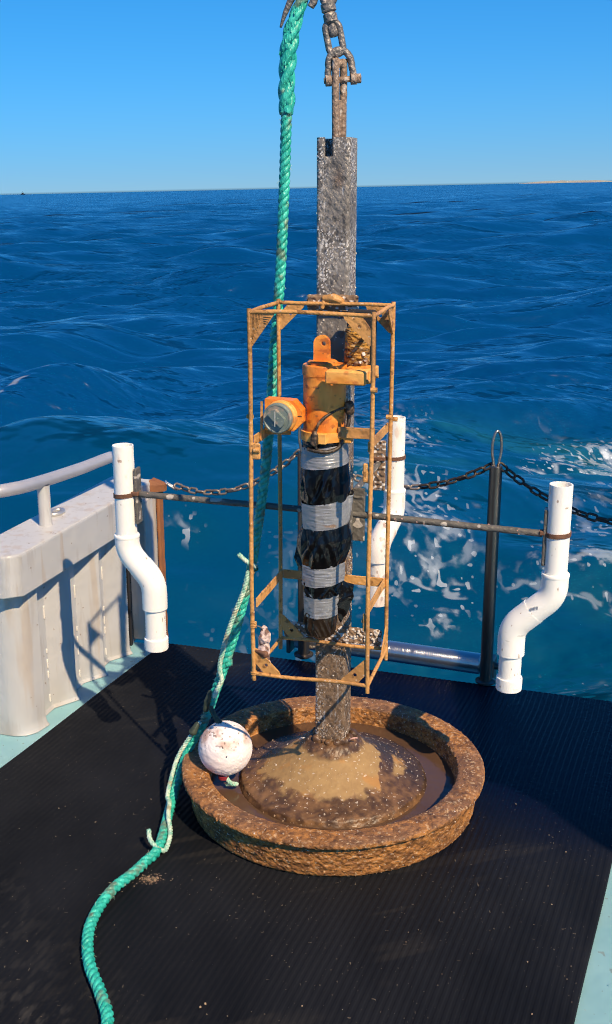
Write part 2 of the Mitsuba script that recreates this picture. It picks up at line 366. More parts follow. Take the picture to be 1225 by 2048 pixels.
def furry_c(p, n, uv):
    g = fbm(p.x * 40, p.y * 40, p.z * 120, 4); k = smoothstep(.66, .74, noise(p.x * 160, p.y * 160, p.z * 160))
    c = mix(col(.10, .045, .012), col(.46, .22, .035), smoothstep(.3, .68, g))
    return mix(c, col(.40, .33, .22), k * .5)
principled('weedy_orange', proc(furry_c), .7, bump=lambda p, n, uv: fbm(p.x * 90, p.y * 90, p.z * 200, 3), bscale=.012)
principled('teal_housing', proc(lambda p, n, uv: mix(mix(col(.115, .155, .145), col(.20, .235, .215), fbm(p.x * 50, p.y * 50, p.z * 50, 3)), col(.34, .25, .20), smoothstep(.6, .7, fbm(p.x * 70, p.y * 70, p.z * 70, 3)) * .6)), .45)
principled('dark_housing', (.018, .018, .018), .5)
principled('pale_label', (.42, .43, .40), .5)
principled('cable_rubber', proc(lambda p, n, uv: mix(col(.03, .022, .016), col(.16, .10, .06), smoothstep(.45, .7, fbm(p.x * 90, p.y * 90, p.z * 90, 3)))), .5)
principled('bag_plastic', (.004, .004, .005), .17, spec=.38)
principled('bag_brown', (.022, .014, .009), .28)
def tape_c(p, n, uv):
    return mix(mix(col(.27, .275, .29), col(.33, .335, .35), fbm(p.x * 10, p.y * 10, p.z * 260, 3)), col(.30, .16, .07), smoothstep(.70, .80, fbm(p.x * 22, p.y * 22, p.z * 60, 3)) * .7)
principled('duct_tape', proc(tape_c), .33, metal=.35, bump=lambda p, n, uv: fbm(p.x * 30, p.y * 30, p.z * 300, 2), bscale=.0018)
def pvc_c(p, n, uv):
    s = smoothstep(.70, .80, fbm(p.x * 28, p.y * 28, p.z * 9, 4)); k = smoothstep(.88, .92, noise(p.x * 120, p.y * 120, p.z * 60))
    sc = smoothstep(.70, .78, fbm(p.x * 30 + p.z * 40, p.y * 30, p.z * 90, 3)) * smoothstep(.5, .65, fbm(p.x * 9, p.y * 9, p.z * 9, 2))
    c = mix(mix(col(.84, .82, .77), col(.55, .36, .24), s * .5), col(.46, .43, .40), sc * .5)
    return mix(c, col(.25, .13, .08), k * .7)
principled('pvc_white', proc(pvc_c), .32)
def pvc_stain(p, n, uv):
    s = smoothstep(.52, .72, fbm(p.x * 40, p.y * 40, p.z * 16, 4)); k = smoothstep(.70, .78, noise(p.x * 90, p.y * 90, p.z * 60))
    return mix(mix(col(.78, .73, .68), col(.50, .30, .20), s * .55), col(.25, .13, .09), k * .5)
principled('pvc_stained', proc(pvc_stain), .45)
principled('pvc_print', (.25, .26, .30), .5)

# steel, rope, float
def ss_c(p, n, uv):
    g = fbm(p.x * 30, p.y * 30, p.z * 160, 3)
    return mix(col(.56, .55, .53), col(.70, .69, .67), g)
principled('stainless', proc(ss_c), proc(lambda p, n, uv: .34 + .14 * fbm(p.x * 25, p.y * 25, p.z * 90, 3)), metal=.80)
ROLL_AX = RB @ np.array([.9377, -.3425, 0]) / np.linalg.norm([.9377, -.3425])
def turned(p, n, uv):
    s = p.x * float(ROLL_AX[0]) + p.y * float(ROLL_AX[1]) + p.z * float(ROLL_AX[2])
    return noise(s * 1500, 0.5, 0.5)
principled('turned_steel', proc(lambda p, n, uv: mix(mix(col(.50, .49, .48), col(.66, .65, .63), fbm(p.x * 40, p.y * 40, p.z * 40, 3)), col(.45, .30, .12), smoothstep(.74, .82, fbm(p.x * 60, p.y * 25, p.z * 12, 3)) * .5)),
           .24, metal=.95, bump=turned, bscale=.00075, eps=6e-5)
principled('stainless_dull', proc(lambda p, n, uv: mix(col(.10, .088, .078), col(.22, .20, .18), fbm(p.x * 40, p.y * 40, p.z * 10, 3))), .32, metal=.9)
def galv_c(p, n, uv):
    g = fbm(p.x * 60, p.y * 60, p.z * 60, 3); s = smoothstep(.55, .7, fbm(p.x * 120, p.y * 120, p.z * 90, 3))
    return mix(mix(col(.10, .095, .095), col(.21, .20, .19), g), col(.48, .40, .34), s * .6)
principled('loop_steel', (.30, .29, .28), .32, metal=.85)
principled('galvanised', proc(galv_c), .5, metal=.3, bump=lambda p, n, uv: fbm(p.x * 200, p.y * 200, p.z * 200, 2), bscale=.003)
def eye_c(p, n, uv):
    g = fbm(p.x * 60, p.y * 60, p.z * 40, 3); s = smoothstep(.60, .72, fbm(p.x * 140, p.y * 140, p.z * 60, 3))
    return mix(mix(col(.16, .105, .075), col(.30, .22, .16), g), col(.55, .50, .45), s * .6)
principled('eye_rust', proc(eye_c), .55, bump=lambda p, n, uv: fbm(p.x * 180, p.y * 180, p.z * 120, 2), bscale=.004)
principled('rusty_chain', proc(lambda p, n, uv: mix(col(.20, .135, .09), col(.34, .30, .27), fbm(p.x * 70, p.y * 70, p.z * 70, 3))), .45, metal=.5)
principled('dark_chain', proc(lambda p, n, uv: mix(col(.022, .018, .017), col(.075, .058, .048), fbm(p.x * 70, p.y * 70, p.z * 70, 3))), .5, metal=.4)
def rope_c(p, n, uv):
    g = fbm(p.x * 130, p.y * 130, p.z * 40, 3); s = smoothstep(.56, .68, fbm(p.x * 22, p.y * 22, p.z * 22, 4))
    c = mix(col(.010, .29, .225), col(.045, .52, .42), smoothstep(.25, .75, g))
    return mix(c, col(.16, .10, .06), s * .62)
principled('rope_green', proc(rope_c), .42, bump=lambda p, n, uv: fbm(p.x * 300, p.y * 300, p.z * 90, 2), bscale=.003)
def ropeold_c(p, n, uv):
    g = fbm(p.x * 130, p.y * 130, p.z * 60, 3); s = smoothstep(.56, .68, fbm(p.x * 40, p.y * 40, p.z * 30, 4))
    c = mix(col(.20, .46, .36), col(.55, .66, .54), smoothstep(.3, .7, g))
    return mix(c, col(.40, .27, .15), s * .6)
principled('rope_pale', proc(ropeold_c), .55, bump=lambda p, n, uv: fbm(p.x * 300, p.y * 300, p.z * 90, 2), bscale=.003)
principled('rope_weedy', proc(lambda p, n, uv: mix(col(.010, .016, .012), col(.055, .075, .05), fbm(p.x * 90, p.y * 90, p.z * 60, 3))), .6)
def float_c(p, n, uv):
    g = fbm(p.x * 24, p.y * 24, p.z * 24, 4); s = smoothstep(.50, .64, fbm(p.x * 20 + 9, p.y * 20, p.z * 20, 4)); k = smoothstep(.74, .80, noise(p.x * 170, p.y * 170, p.z * 170))
    c = mix(col(.80, .68, .66), col(.88, .83, .81), g); edge = smoothstep(.016, .050, dr.abs(p.z - .166 + .02 * (g - .5)))
    c = mix(c, col(.42, .23, .16), s * (.12 + .65 * edge))
    return mix(c, col(.10, .05, .04), k * (.10 + .6 * edge))
principled('float_foam', proc(float_c), .55, bump=lambda p, n, uv: fbm(p.x * 90, p.y * 90, p.z * 90, 3), bscale=.003)
principled('lump_white', proc(lambda p, n, uv: mix(col(.16, .09, .07), col(.60, .46, .42), smoothstep(.34, .56, fbm(p.x * 90, p.y * 90, p.z * 90, 3)))), .7,
           bump=lambda p, n, uv: fbm(p.x * 140, p.y * 140, p.z * 140, 3), bscale=.010)
principled('red_fitting', (.20, .02, .03), .45)
principled('awning_cloth', (.55, .57, .58), .8)
principled('island_scrub', proc(lambda p, n, uv: mix(col(.17, .18, .16), col(.26, .24, .20), fbm(p.x * .02, p.y * .02, p.z * .2, 3))), .9)

# ------------------------------------------------------------------ the setting: sea, island, deck
def build_sea():
    h0 = 2.2
    ang_v = np.concatenate([np.linspace(math.radians(70), math.radians(26), 60, endpoint=False), np.linspace(math.radians(26), math.radians(.10), 900), [math.radians(.03), math.radians(.006)]])
    rad = h0 / np.tan(ang_v)
    th = np.concatenate([np.linspace(-180, -24, 60, endpoint=False), np.linspace(-24, 24, 640, endpoint=False), np.linspace(24, 180, 60)])
    th = np.radians(th)
    Rg, Tg = np.meshgrid(rad, th, indexing='ij')
    X, Y = Rg * np.sin(Tg), Rg * np.cos(Tg)
    Z = np.zeros_like(X)
    r = np.random.default_rng(11)
    wind = math.radians(-12)              # waves run nearly straight towards the boat, crests drifting down to the left
    for i in range(84):
        lam = 10 ** r.uniform(math.log10(.5), math.log10(9.5)) if i < 66 else 10 ** r.uniform(math.log10(10), math.log10(60))
        k = 2 * PI / lam; a = wind + r.normal(0, .42 if i < 66 else .25)
        amp = .0135 * lam ** .95 * r.uniform(.5, 1.1) * (1.1 if lam < 2.2 else 1.45) if i < 66 else .0050 * lam * r.uniform(.4, 1.0)
        sp = np.maximum(Rg ** 2 / (1100 * 2.2), Rg * .0012)
        w = np.clip(lam / (1.6 * sp) - .4, .35 if lam > .9 else 0, 1)
        s = k * (X * math.sin(a) + Y * math.cos(a)) + r.uniform(0, 2 * PI)
        m = .35 + 1.3 * meshkit.noise(np.stack([X / (4 * lam) + i * 3.1, Y / (4 * lam), 0 * X], -1), i)
        Z += w * amp * m * (np.sin(s) + .14 * np.cos(2 * s + PI)) * (1 if i < 66 else np.clip((Rg - 14) / 40, 0, 1))
    Z *= .66 * np.clip((2500 - Rg) / 1500, 0, 1)
    # a steeper swell out to the left with a broken crest, and a lower one behind it
    for (x0, y0, A, wf, wb) in ((-3.32, 11.87, .42, .60, 1.0), (-4.0, 15.3, .24, .6, 1.1)):
        s = (X - x0) * .447 + (Y - y0) * .894; d = (X - x0) * .894 - (Y - y0) * .447 - .05 * s * (s - 2.1)
        e = np.exp(-(np.maximum(s - 1.3, 0) / 1.0) ** 2) * np.exp(-(np.minimum(s + 2, 0) / 3.0) ** 2)
        Z = Z * (1 - .5 * e * np.exp(-(d / 1.5) ** 2)) + A * e * np.where(d > 0, np.exp(-(d / wf) ** 2), np.exp(-(d / wb) ** 2)) - .4 * A * e * np.exp(-((d - 1.3) / .7) ** 2)
    v = np.stack([X, Y, Z + SEA], -1).reshape(-1, 3); nr, nt = X.shape
    i, j = np.meshgrid(np.arange(nr - 1), np.arange(nt - 1), indexing='ij'); a = i * nt + j
    f = np.vstack([np.stack([a, a + nt, a + nt + 1], -1).reshape(-1, 3), np.stack([a, a + nt + 1, a + 1], -1).reshape(-1, 3)])
    f = f[:, [0, 2, 1]]
    return trimesh.Trimesh(v, f, process=False)
add('sea', build_sea(), 'sea_water', True, boat=False, label='deep blue choppy sea with white wake foam behind the boat', kind='structure')

# low island on the horizon, far right
def build_island():
    n = 60; u = np.linspace(0, 1, n); x = 1150 + 480 * u; y0 = 6000.0
    hgt = 15 * np.sin(PI * u) ** .6 * (.55 + .6 * meshkit.fbm(np.stack([u * 7, 0 * u, 0 * u], -1), 3, 2))
    V, F = [], []
    for k, (dy, s) in enumerate(((0, 0), (60, .75), (160, 1), (300, .7), (400, 0))):
        V += [(a, y0 + dy, SEA - 1 + (h + 1) * s) for a, h in zip(x, hgt)]
    for k in range(4):
        for i in range(n - 1): a = k * n + i; F += [(a, a + 1, a + n + 1), (a, a + n + 1, a + n)]
    return trimesh.Trimesh(np.array(V), np.array(F), process=False)
add('island', build_island(), 'island_scrub', True, boat=False, label='low sandy island on the horizon at the far right', kind='structure')

# tiny vessel on the horizon at the left
bx_, by_ = -1270.0, 5200.0
hull = trimesh.convex.convex_hull(np.array([(bx_ - 9, by_, SEA), (bx_ + 9, by_, SEA), (bx_ - 11, by_ - 2, SEA + 3), (bx_ + 12, by_ - 2, SEA + 3.6), (bx_ - 11, by_ + 2, SEA + 3), (bx_ + 12, by_ + 2, SEA + 3.6)]))
add('distant_boat__hull', hull, 'dark_housing', False, boat=False)
add('distant_boat__cabin', cbox(bx_ - 5, bx_ + 4, by_ - 1.6, by_ + 1.6, SEA + 3.2, SEA + 8.5, .3), 'dark_housing', False, boat=False)
add('distant_boat__mast', rod((bx_ - 1, by_, SEA + 8), (bx_ - 1, by_, SEA + 14), .5, 6), 'dark_housing', False, boat=False)
tag('distant_boat', 'tiny dark boat far off on the horizon at the left', 'boat')

# deck: transom edge from (-.52, 3.75) to (.98, 3.27), pale aqua paint
ts = np.array([.952, -.306])
def deck_poly():
    p = [(-1.9, 4.18), (-.70, 3.80), (1.45, 3.112), (2.2, 2.6), (2.2, -1.0), (-1.9, -1.0)]
    return Polygon(p)
dk = trimesh.creation.extrude_polygon(deck_poly(), .06, engine='earcut'); dk.apply_translation([0, 0, -.066])
add('deck', dk, 'deck_paint', 30, label='pale aqua painted boat deck under the mat', kind='structure')
hull_ = trimesh.creation.extrude_polygon(deck_poly().buffer(-.03), .9, engine='earcut'); hull_.apply_translation([0, 0, -.972])
add('hull', hull_, 'bulwark_paint', 30, label='grey stern of the boat below the deck edge', kind='structure')

# ------------------------------------------------------------------ rubber mat: ribbed profile run fore and aft
def build_mat():
    # local: u along the transom, w aft; left edge passes (-.521,3.747) and (-.865,2.819)
    ea = np.array([.357, .934]) / np.hypot(.357, .934); et = np.array([ea[1], -ea[0]])
    o = np.array([-.521, 3.74]); W_ = 1.672; pitch = .0165
    us, zs = [0.0], [.001]
    u = 0.004
    while u < W_ - pitch:
        us += [u, u + .003, u + .0085, u + .0115]; zs += [.0062, .0073, .0073, .0062]; u += pitch
    us += [W_ - .003, W_]; zs += [.0053, .001]
    us, zs = np.array(us), np.array(zs)
    ws = np.linspace(0, -3.6, 60); V = []
    for w in ws:
        wob = .006 * np.sin(w * 2.1 + 1) + .004 * np.sin(w * 5.3)
        back = -.02 * (us / W_) * 0
        p = o[None] + et[None] * (us + wob)[:, None] + ea[None] * (w + back)[:, None]
        # the mat's stern edge follows the transom
        if w == ws[0]: p = o[None] + et[None] * us[:, None] + ea[None] * ((us * 0.055)[:, None])
        z = zs + .002 * np.sin(us * 9 + w * 4) * np.exp(-((us - .1) / .3) ** 2)
        V.append(np.column_stack([p, np.maximum(z, .0005)]))
    V = np.array(V); m = len(us); i, j = np.meshgrid(np.arange(len(ws) - 1), np.arange(m - 1), indexing='ij'); a = (i * m + j)
    f = np.vstack([np.stack([a, a + m, a + m + 1], -1).reshape(-1, 3), np.stack([a, a + m + 1, a + 1], -1).reshape(-1, 3)])
    return trimesh.Trimesh(V.reshape(-1, 3), f, process=False)
add('rubber_mat', build_mat(), 'mat_rubber', 20, label='large black ribbed rubber mat covering the stern deck', cat='mat')
# bits of shell and grit dropped on the mat
def shard(r, s):
    m = trimesh.creation.icosphere(1, 1.0); v = np.asarray(m.vertices) * [1, .7, .4] * s
    return trimesh.Trimesh(v * (1 + .5 * (r.random((len(v), 1)) - .5)), m.faces, process=False)
rr = np.random.default_rng(5); bits = []
for i in range(140):
    x, y = rr.uniform(-.75, .65), rr.uniform(1.75, 2.75)
    if (x - .07) ** 2 + (y - 2.68) ** 2 < .41 ** 2: continue
    m = shard(rr, rr.choice([.0009, .0014, .0022, .0032], p=[.5, .3, .15, .05])); m.apply_transform(trimesh.transformations.rotation_matrix(rr.uniform(0, 6), [0, 0, 1])); m.apply_translation([x, y, .0085]); bits.append(m)
for i in range(150):
    x, y = rr.normal(-.372, .017), rr.normal(2.302, .010)
    m = shard(rr, rr.uniform(.0006, .0018)); m.apply_translation([x, y, .0085]); bits.append(m)
add('shell_grit', bits, 'shell_tan', True, label='scattered shell crumbs and grit lying on the black mat', kind='stuff', cat='grit')

# ------------------------------------------------------------------ bulwark at the left (d inboard, s aft, z)
CAPZ0, CAPZ1 = .455, .585
def prof_wall():
    """inner face seen from above, (d, s) from the corner aft"""
    pts = [(-1.1, -.085)]
    for k in range(9):
        a = PI / 2 * k / 8; pts.append((-.075 + .07 * math.sin(a), -.085 + .0 + .07 * (1 - math.cos(a))))
    pts += [(0.0, .012), (-.004, .020), (-.040, .026)]
    for s in (.205, .400, .590):
        pts += [(-.043, s - .085), (0.004, s - .006), (.004, s), (-.040, s + .008)]
    pts += [(-.040, .80)]
    return pts
pw = np.array(prof_wall())
zz = np.array([-.004, .006, .03, .2, .35, CAPZ0 + .02]); foot = np.array([.012, .004, 0, 0, 0, 0])
V = np.array([[(d + f, s, z) for d, s in pw] for z, f in zip(zz, foot)]); m = len(pw)
i, j = np.meshgrid(np.arange(len(zz) - 1), np.arange(m - 1), indexing='ij'); a = i * m + j
F = np.vstack([np.stack([a, a + 1, a + m + 1], -1).reshape(-1, 3), np.stack([a, a + m + 1, a + m], -1).reshape(-1, 3)])
add('bulwark__inner_panel', bulw(trimesh.Trimesh(V.reshape(-1, 3), F, process=False)), 'bulwark_paint', 25)
outer = [cbox(-.155, -.135, -.085, .80, -.4, CAPZ0 + .01), cbox(-1.1, -.15, .005, .025, -.02, CAPZ0 + .01)]
add('bulwark__outer_panel', bulw(trimesh.util.concatenate(outer)), 'bulwark_paint', 25)
# rounded box capping, an L in plan
Lp = Polygon([(-1.1, -.135), (-.02, -.135), (.025, -.095), (.025, .80), (-.145, .80), (-.145, .065), (-.185, .055), (-1.1, .055)])
layers = []
cs = m3.CrossSection([np.array(Lp.exterior.coords)[:-1][::1]])
parts = []
for off, z in ((-.006, CAPZ0), (-.002, CAPZ0 + .002), (0, CAPZ0 + .006), (0, CAPZ1 - .010), (-.003, CAPZ1 - .003), (-.010, CAPZ1)):
    q = np.array(Lp.buffer(off, join_style='mitre').exterior.coords)[:-1]; parts.append((q, z))
n = len(parts[0][0]); V = np.vstack([np.column_stack([q, np.full(n, z)]) for q, z in parts]); F = []
for k in range(len(parts) - 1):
    for i in range(n): a, b = k * n + i, k * n + (i + 1) % n; F += [(a, b, b + n), (a, b + n, a + n)]
for q, z, fl in ((parts[0][0], 0, 1), (parts[-1][0], len(parts) - 1, 0)):
    tri = trimesh.creation.triangulate_polygon(Polygon(q), engine='earcut')
    idx = [int(np.argmin(((q - v) ** 2).sum(1))) + z * n for v in tri[0]]
    F += [tuple(idx[t] for t in (f[::-1] if fl else f)) for f in tri[1]]
cap = trimesh.Trimesh(V, np.array(F), process=False); cap.fix_normals()
add('bulwark__capping', bulw(cap), 'bulwark_paint', 40)
# weld beads on each stiffener
for k, s in enumerate((.115, .310, .500)):
    for q_, (z0, z1) in enumerate(((.02, .045), (.10, .125), (.135, .165), (.185, .20), (.30, .345))):
        add(num('bulwark__weld_bead', 5 * k + q_), bulw(rough(tube(np.column_stack([np.full(9, -.0425), np.full(9, s), np.linspace(z0, z1, 9)]), .0032, 6), .0006, 200, k)), 'weld', True)
add('bulwark__rubber_strip', bulw(cbox(-.034, .002, .612, .626, .012, CAPZ0, .003)), 'black_rubber')
add('bulwark__end_plate', bulw(cbox(-.036, .030, .70, .803, .0, .53, .004)), 'bulwark_paint', label='flat grey plate closing the aft end')
es = np.array([[.036, .803, z] for z in np.linspace(-.05, .60, 9)]) + np.column_stack([rng.normal(0, .001, 9), 0 * np.ones(9), 0 * np.ones(9)])
add('bulwark__rust_strip', rough(bulw(cbox(.033, .0455, .79, .83, -.10, .565, .004)), .0025, 25, 3, sub=.02), 'rust_strip', 30, label='rusty orange strip along the aft end')
# handrail
rail = catmull([(-1.0, -.06, .742), (-.30, -.06, .742), (-.12, -.035, .741), (-.065, .04, .737), (-.058, .17, .725), (-.055, .42, .708), (-.055, .66, .695), (-.055, .74, .665), (-.055, .77, .59)], 14)
add('bulwark__handrail', bulw(tube(rail, .0195, 18)), 'rail_metal', True, label='worn grey tubular handrail above the capping')
add('bulwark__rail_post', bulw(lathe([(.0195, .575), (.0215, .583), (.0195, .59), (.0195, .712)], 20, (-.057, .185, 0))), 'bulwark_paint', True)
add('bulwark__rail_post_001', bulw(lathe([(.0195, .575), (.0195, .725)], 20, (-.6, -.06, 0))), 'bulwark_paint', True)
ring = np.array([[-.085 + .018 * math.cos(t), .300 + .030 * math.sin(t), CAPZ1 + .006] for t in np.linspace(0, 2 * PI, 32, endpoint=False)])
add('bulwark__deck_ring', bulw(trimesh.util.concatenate([tube(ring, .0075, 10, closed=True), lathe([(.001, CAPZ1 + .002), (.015, CAPZ1 + .002), (.015, CAPZ1 + .004), (.001, CAPZ1 + .005)], 24, (-.085, .300, 0))])), 'stainless', True, label='shiny steel oval ring set in the capping')
tag('bulwark', 'pale grey welded metal bulwark with stiffeners and tube rail at the left', 'bulwark')

# ------------------------------------------------------------------ stern posts, roller, chains
P1, P2 = np.array([.597, 3.404]), np.array([-.008, 3.625])
def stern_post(key, P, h, label, rotd):
    z = np.linspace(0.0, h, 6)
    add(key + '__tube', lathe([(.001, .0), (.0205, .0), (.0205, h - .004), (.0185, h), (.001, h)], 24, (P[0], P[1], 0)), 'stainless_dull', 40)
    add(key + '__foot', lathe([(.001, .009), (.034, .009), (.034, .014), (.022, .018)], 24, (P[0], P[1], 0)), 'stainless_dull', 30)
    t = np.linspace(-.22 * PI, 1.22 * PI, 30); c, s = math.cos(rotd), math.sin(rotd)
    lp = [(P[0] + .0165 * math.cos(q) * c, P[1] + .0165 * math.cos(q) * s, h + .058 + .052 * math.sin(q)) for q in t]
    lp = [(P[0] + .006 * c, P[1] + .006 * s, h - .01)] + lp + [(P[0] - .006 * c, P[1] - .006 * s, h - .01)]
    add(key + '__ring', tube(catmull(lp, 4), .0045, 8), 'loop_steel', True)
    tag(key, label, 'post', 'steel stern posts')
stern_post('stern_post', P1, .748, 'dark steel stern post with a loop on top, at the right beside the roller', .35)
stern_post('stern_post_001', P2, .742, 'steel stern post half hidden behind the black wrapped canister', .5)

ax = np.array([P1[0] - P2[0], P1[1] - P2[1], 0]); ax /= np.linalg.norm(ax); side = np.array([ax[1], -ax[0], 0]); aft = -side if side[1] < 0 else side
def along(prof, a, n=36):
    L = lathe(prof, n); E = np.stack([np.cross([0, 0, 1], ax), [0, 0, 1.0], ax]); E[0] = np.cross(E[1], E[2])
    return xf(L, E, a)
RO = np.array([P2[0], P2[1], 0]) + aft * .058 + np.array([0, 0, .044]); Lr = float(np.linalg.norm(P1 - P2))
add('stern_roller__drum', along([(.001, -.05), (.030, -.05), (.0355, -.045), (.036, -.04), (.036, Lr - .035), (.0355, Lr - .03), (.030, Lr - .025), (.001, Lr - .025)], RO), 'turned_steel', 30)
add('stern_roller__axle', along([(.001, -.085), (.012, -.085), (.012, Lr + .05), (.001, Lr + .05)], RO, 16), 'stainless_dull', 30)
for k, q in enumerate((-.07, Lr + .012)):
    c = RO + ax * q
    add(num('stern_roller__end_bracket', k), xf(cbox(-.03, .03, -.008, .008, -.052, .03, .004), np.array([aft, ax, [0, 0, 1.0]]), c), 'stainless_dull', 30)
tag('stern_roller', 'shiny stainless steel roller lying across the stern edge', 'roller')

def link_mesh(L=.041, Wd=.0265, r=.0042):
    h = (L - Wd) / 2; t = np.linspace(0, 2 * PI, 24, endpoint=False); R = Wd / 2 - r
    p = np.column_stack([R * np.cos(t), 0 * t, R * np.sin(t) + np.where(np.sin(t) >= 0, h, -h)])
    return tube(p, r, 7, closed=True)
LM = link_mesh(); base_link = {mt: mikit.ply(LM, mt, smooth=True) for mt in ('rusty_chain', 'dark_chain')}
def chain(key, a, b, sag, label, mats, L=.041, r=.0042):
    a, b = np.array(a, float), np.array(b, float); n_ = 200; u = np.linspace(0, 1, n_)
    p = a + (b - a) * u[:, None]; p[:, 2] -= sag * 4 * u * (1 - u)
    step = L - 2 * r - .0007; q, s = resample(p, .002); tot = s[-1]; N = max(2, int(round(tot / step)))
    for k in range(N):
        i0 = int((k + .5) / N * (len(q) - 1)); i0 = min(max(i0, 1), len(q) - 2)
        t = q[i0 + 1] - q[i0 - 1]; t /= np.linalg.norm(t); e = np.cross(t, [0, 0, 1.0]); e /= np.linalg.norm(e); g = np.cross(e, t)
        ang = (PI / 4 if k % 2 else -PI / 4) + .35 * math.sin(k * 1.7); X = math.cos(ang) * e + math.sin(ang) * g; Y = np.cross(t, X)
        m = np.eye(4); m[:3, 0], m[:3, 1], m[:3, 2], m[:3, 3] = RB @ X, RB @ Y, RB @ t, RB @ q[i0]
        scene[num(key + '__link', k)] = {**base_link[mats(k / N)], 'to_world': M4(m)}
    tag(key, label, 'chain', 'chains along the stern')
EA = BO + np.array([.045, .815, .0]) @ BE; EA[2] = .555
chain('chain', EA + np.array([.05, 0, .005]), (P2[0] - .008, P2[1], .748), .075, 'rusty chain hanging between the left bulwark and the middle stern post', lambda u: 'rusty_chain')
chain('chain_001', (P2[0] + .008, P2[1], .748), (P1[0] - .010, P1[1], .752), .10, 'rusty chain sagging between the two stern posts', lambda u: 'rusty_chain' if u < .6 else 'dark_chain')
chain('chain_002', (P1[0] + .010, P1[1], .752), (1.33, 3.10, .745), .145, 'dark chain running from the right stern post out past the white pipe', lambda u: 'dark_chain')
# rusty lug and shackle on the bulwark end
lug = trimesh.convex.convex_hull(np.array([(d, s, z) for d, s in ((.02, .76), (.070, .79), (.02, .81), (.070, .81)) for z in (.545, .570)] + [(.02, .77, .588), (.02, .81, .588)]))
add('bulwark__chain_lug', rough(bulw(lug), .002, 40, 2, sub=.012), 'rust_strip', 30, label='rusty lug that holds the chain')
t = np.linspace(-.3 * PI, 1.3 * PI, 22); shk = np.array([(0.014 * math.cos(q), 0, -.03 + -.024 * math.sin(q)) for q in t])
sa = EA + np.array([.012, 0, .018])
add('shackle__bow', xf(tube(shk, .004, 8), np.array([[.2, -.97, 0], [.55, .1, .83], [-.80, -.15, .58]]), sa), 'stainless', True)
add('shackle__pin', xf(rod((-.02, 0, -.008), (.02, 0, -.008), .0042, 8), np.array([[.2, -.97, 0], [.55, .1, .83], [-.80, -.15, .58]]), sa), 'stainless', True)
tag('shackle', 'small shiny shackle joining the chain to the left bulwark', 'shackle')

# ------------------------------------------------------------------ mooring: railway wheel, pole, arms
N_ = 220
outer_p = [(.352, .006), (.371, .007), (.3775, .014), (.381, .040), (.3845, .068), (.3875, .087), (.3895, .0945), (.391, .0965), (.398, .0972), (.4025, .1005), (.4035, .106), (.401, .111), (.394, .1145), (.380, .1160), (.352, .1140), (.337, .1115), (.3325, .109), (.331, .102), (.328, .066), (.322, .045), (.30, .040)]
def fine(prof, step):
    p = np.array(prof); s = np.r_[0, np.cumsum(np.linalg.norm(np.diff(p, axis=0), axis=1))]; q = np.linspace(0, s[-1], int(s[-1] / step) + 1)
    return np.stack([np.interp(q, s, p[:, 0]), np.interp(q, s, p[:, 1])], 1)
rim = lathe(fine(outer_p, .0035), 520, (MO[0], MO[1], 0)); rv = np.asarray(rim.vertices); rn = rim.vertex_normals
cell = meshkit.fbm(rv * 130, 3, 3); big = meshkit.fbm(rv * 22, 3, 9)
rim = trimesh.Trimesh(rv + rn * ((cell - .5) * .0042 + (big - .5) * .0020)[:, None], rim.faces, process=False)
add('mooring_weight__rim', rim, 'wheel_rust', True, label='thick golden brown rim crusted with shell and rust')
dome_p = [(.315, .044), (.27, .046), (.256, .052), (.250, .066), (.245, .078), (.235, .083), (.222, .086), (.205, .092), (.18, .104), (.15, .122), (.12, .142), (.10, .156), (.082, .168), (.070, .181), (.060, .188), (.03, .192), (.001, .192)]
dm = lathe(fine(dome_p, .004), 260, (MO[0], MO[1], 0)); dv = np.asarray(dm.vertices); dn = dm.vertex_normals
rr_ = np.hypot(dv[:, 0] - MO[0], dv[:, 1] - MO[1])
dm = trimesh.Trimesh(dv + dn * ((meshkit.fbm(dv * 60, 3, 5) - .5) * .0022 + (meshkit.fbm(dv * 110, 2, 8) - .5) * .006 * np.clip(1 - np.abs(rr_ - .245) / .035, 0, 1) + (meshkit.fbm(dv * 90, 3, 6) - .5) * .02 * np.clip(1.2 - rr_ / .085, 0, 1))[:, None], dm.faces, process=False)
add('mooring_weight__dome', dm, 'dome_rust', True, label='domed centre, dried light brown patches and dark wet rust')
pool = lathe([(.335, .0615), (.29, .0612), (.24, .0612)], 96, (MO[0], MO[1], 0))
add('mooring_weight__water_pool', pool, 'muddy_water', True, label='muddy brown water lying inside the rim')

# barnacles: small cones and worm casts, joined
def barnacle(r, s, nrm, pos):
    k = 7; a = np.arange(k) * 2 * PI / k; h = s * r.uniform(.4, .9)
    v = np.vstack([np.column_stack([s * np.cos(a), s * np.sin(a), 0 * a]), np.column_stack([.5 * s * np.cos(a), .5 * s * np.sin(a), 0 * a + h]), [[0, 0, h * .6]]])
    v[:k] *= r.uniform(.8, 1.2, (k, 1))
    f = []
    for i in range(k): j = (i + 1) % k; f += [(i, j, k + j), (i, k + j, k + i), (k + i, k + j, 2 * k)]
    n = np.array(nrm) / np.linalg.norm(nrm); e = np.cross(n, [.3, .5, .8]); e /= np.linalg.norm(e)
    return trimesh.Trimesh(v @ np.stack([e, np.cross(n, e), n]) + np.asarray(pos), np.array(f), process=False)
def scatter(mesh, count, smin, smax, seed, keep=None):
    r = np.random.default_rng(seed); m = tm(mesh); c = m.triangles_center; ar = m.area_faces.copy(); nn = m.face_normals
    if keep is not None: ar = ar * keep(c, nn)
    ids = r.choice(len(ar), count, p=ar / ar.sum()); out = []
    for i in ids:
        w = r.dirichlet([1, 1, 1]); out.append(barnacle(r, r.uniform(smin, smax) * r.uniform(.6, 1), nn[i], w @ m.triangles[i] - nn[i] * .0006))
    return trimesh.util.concatenate(out)
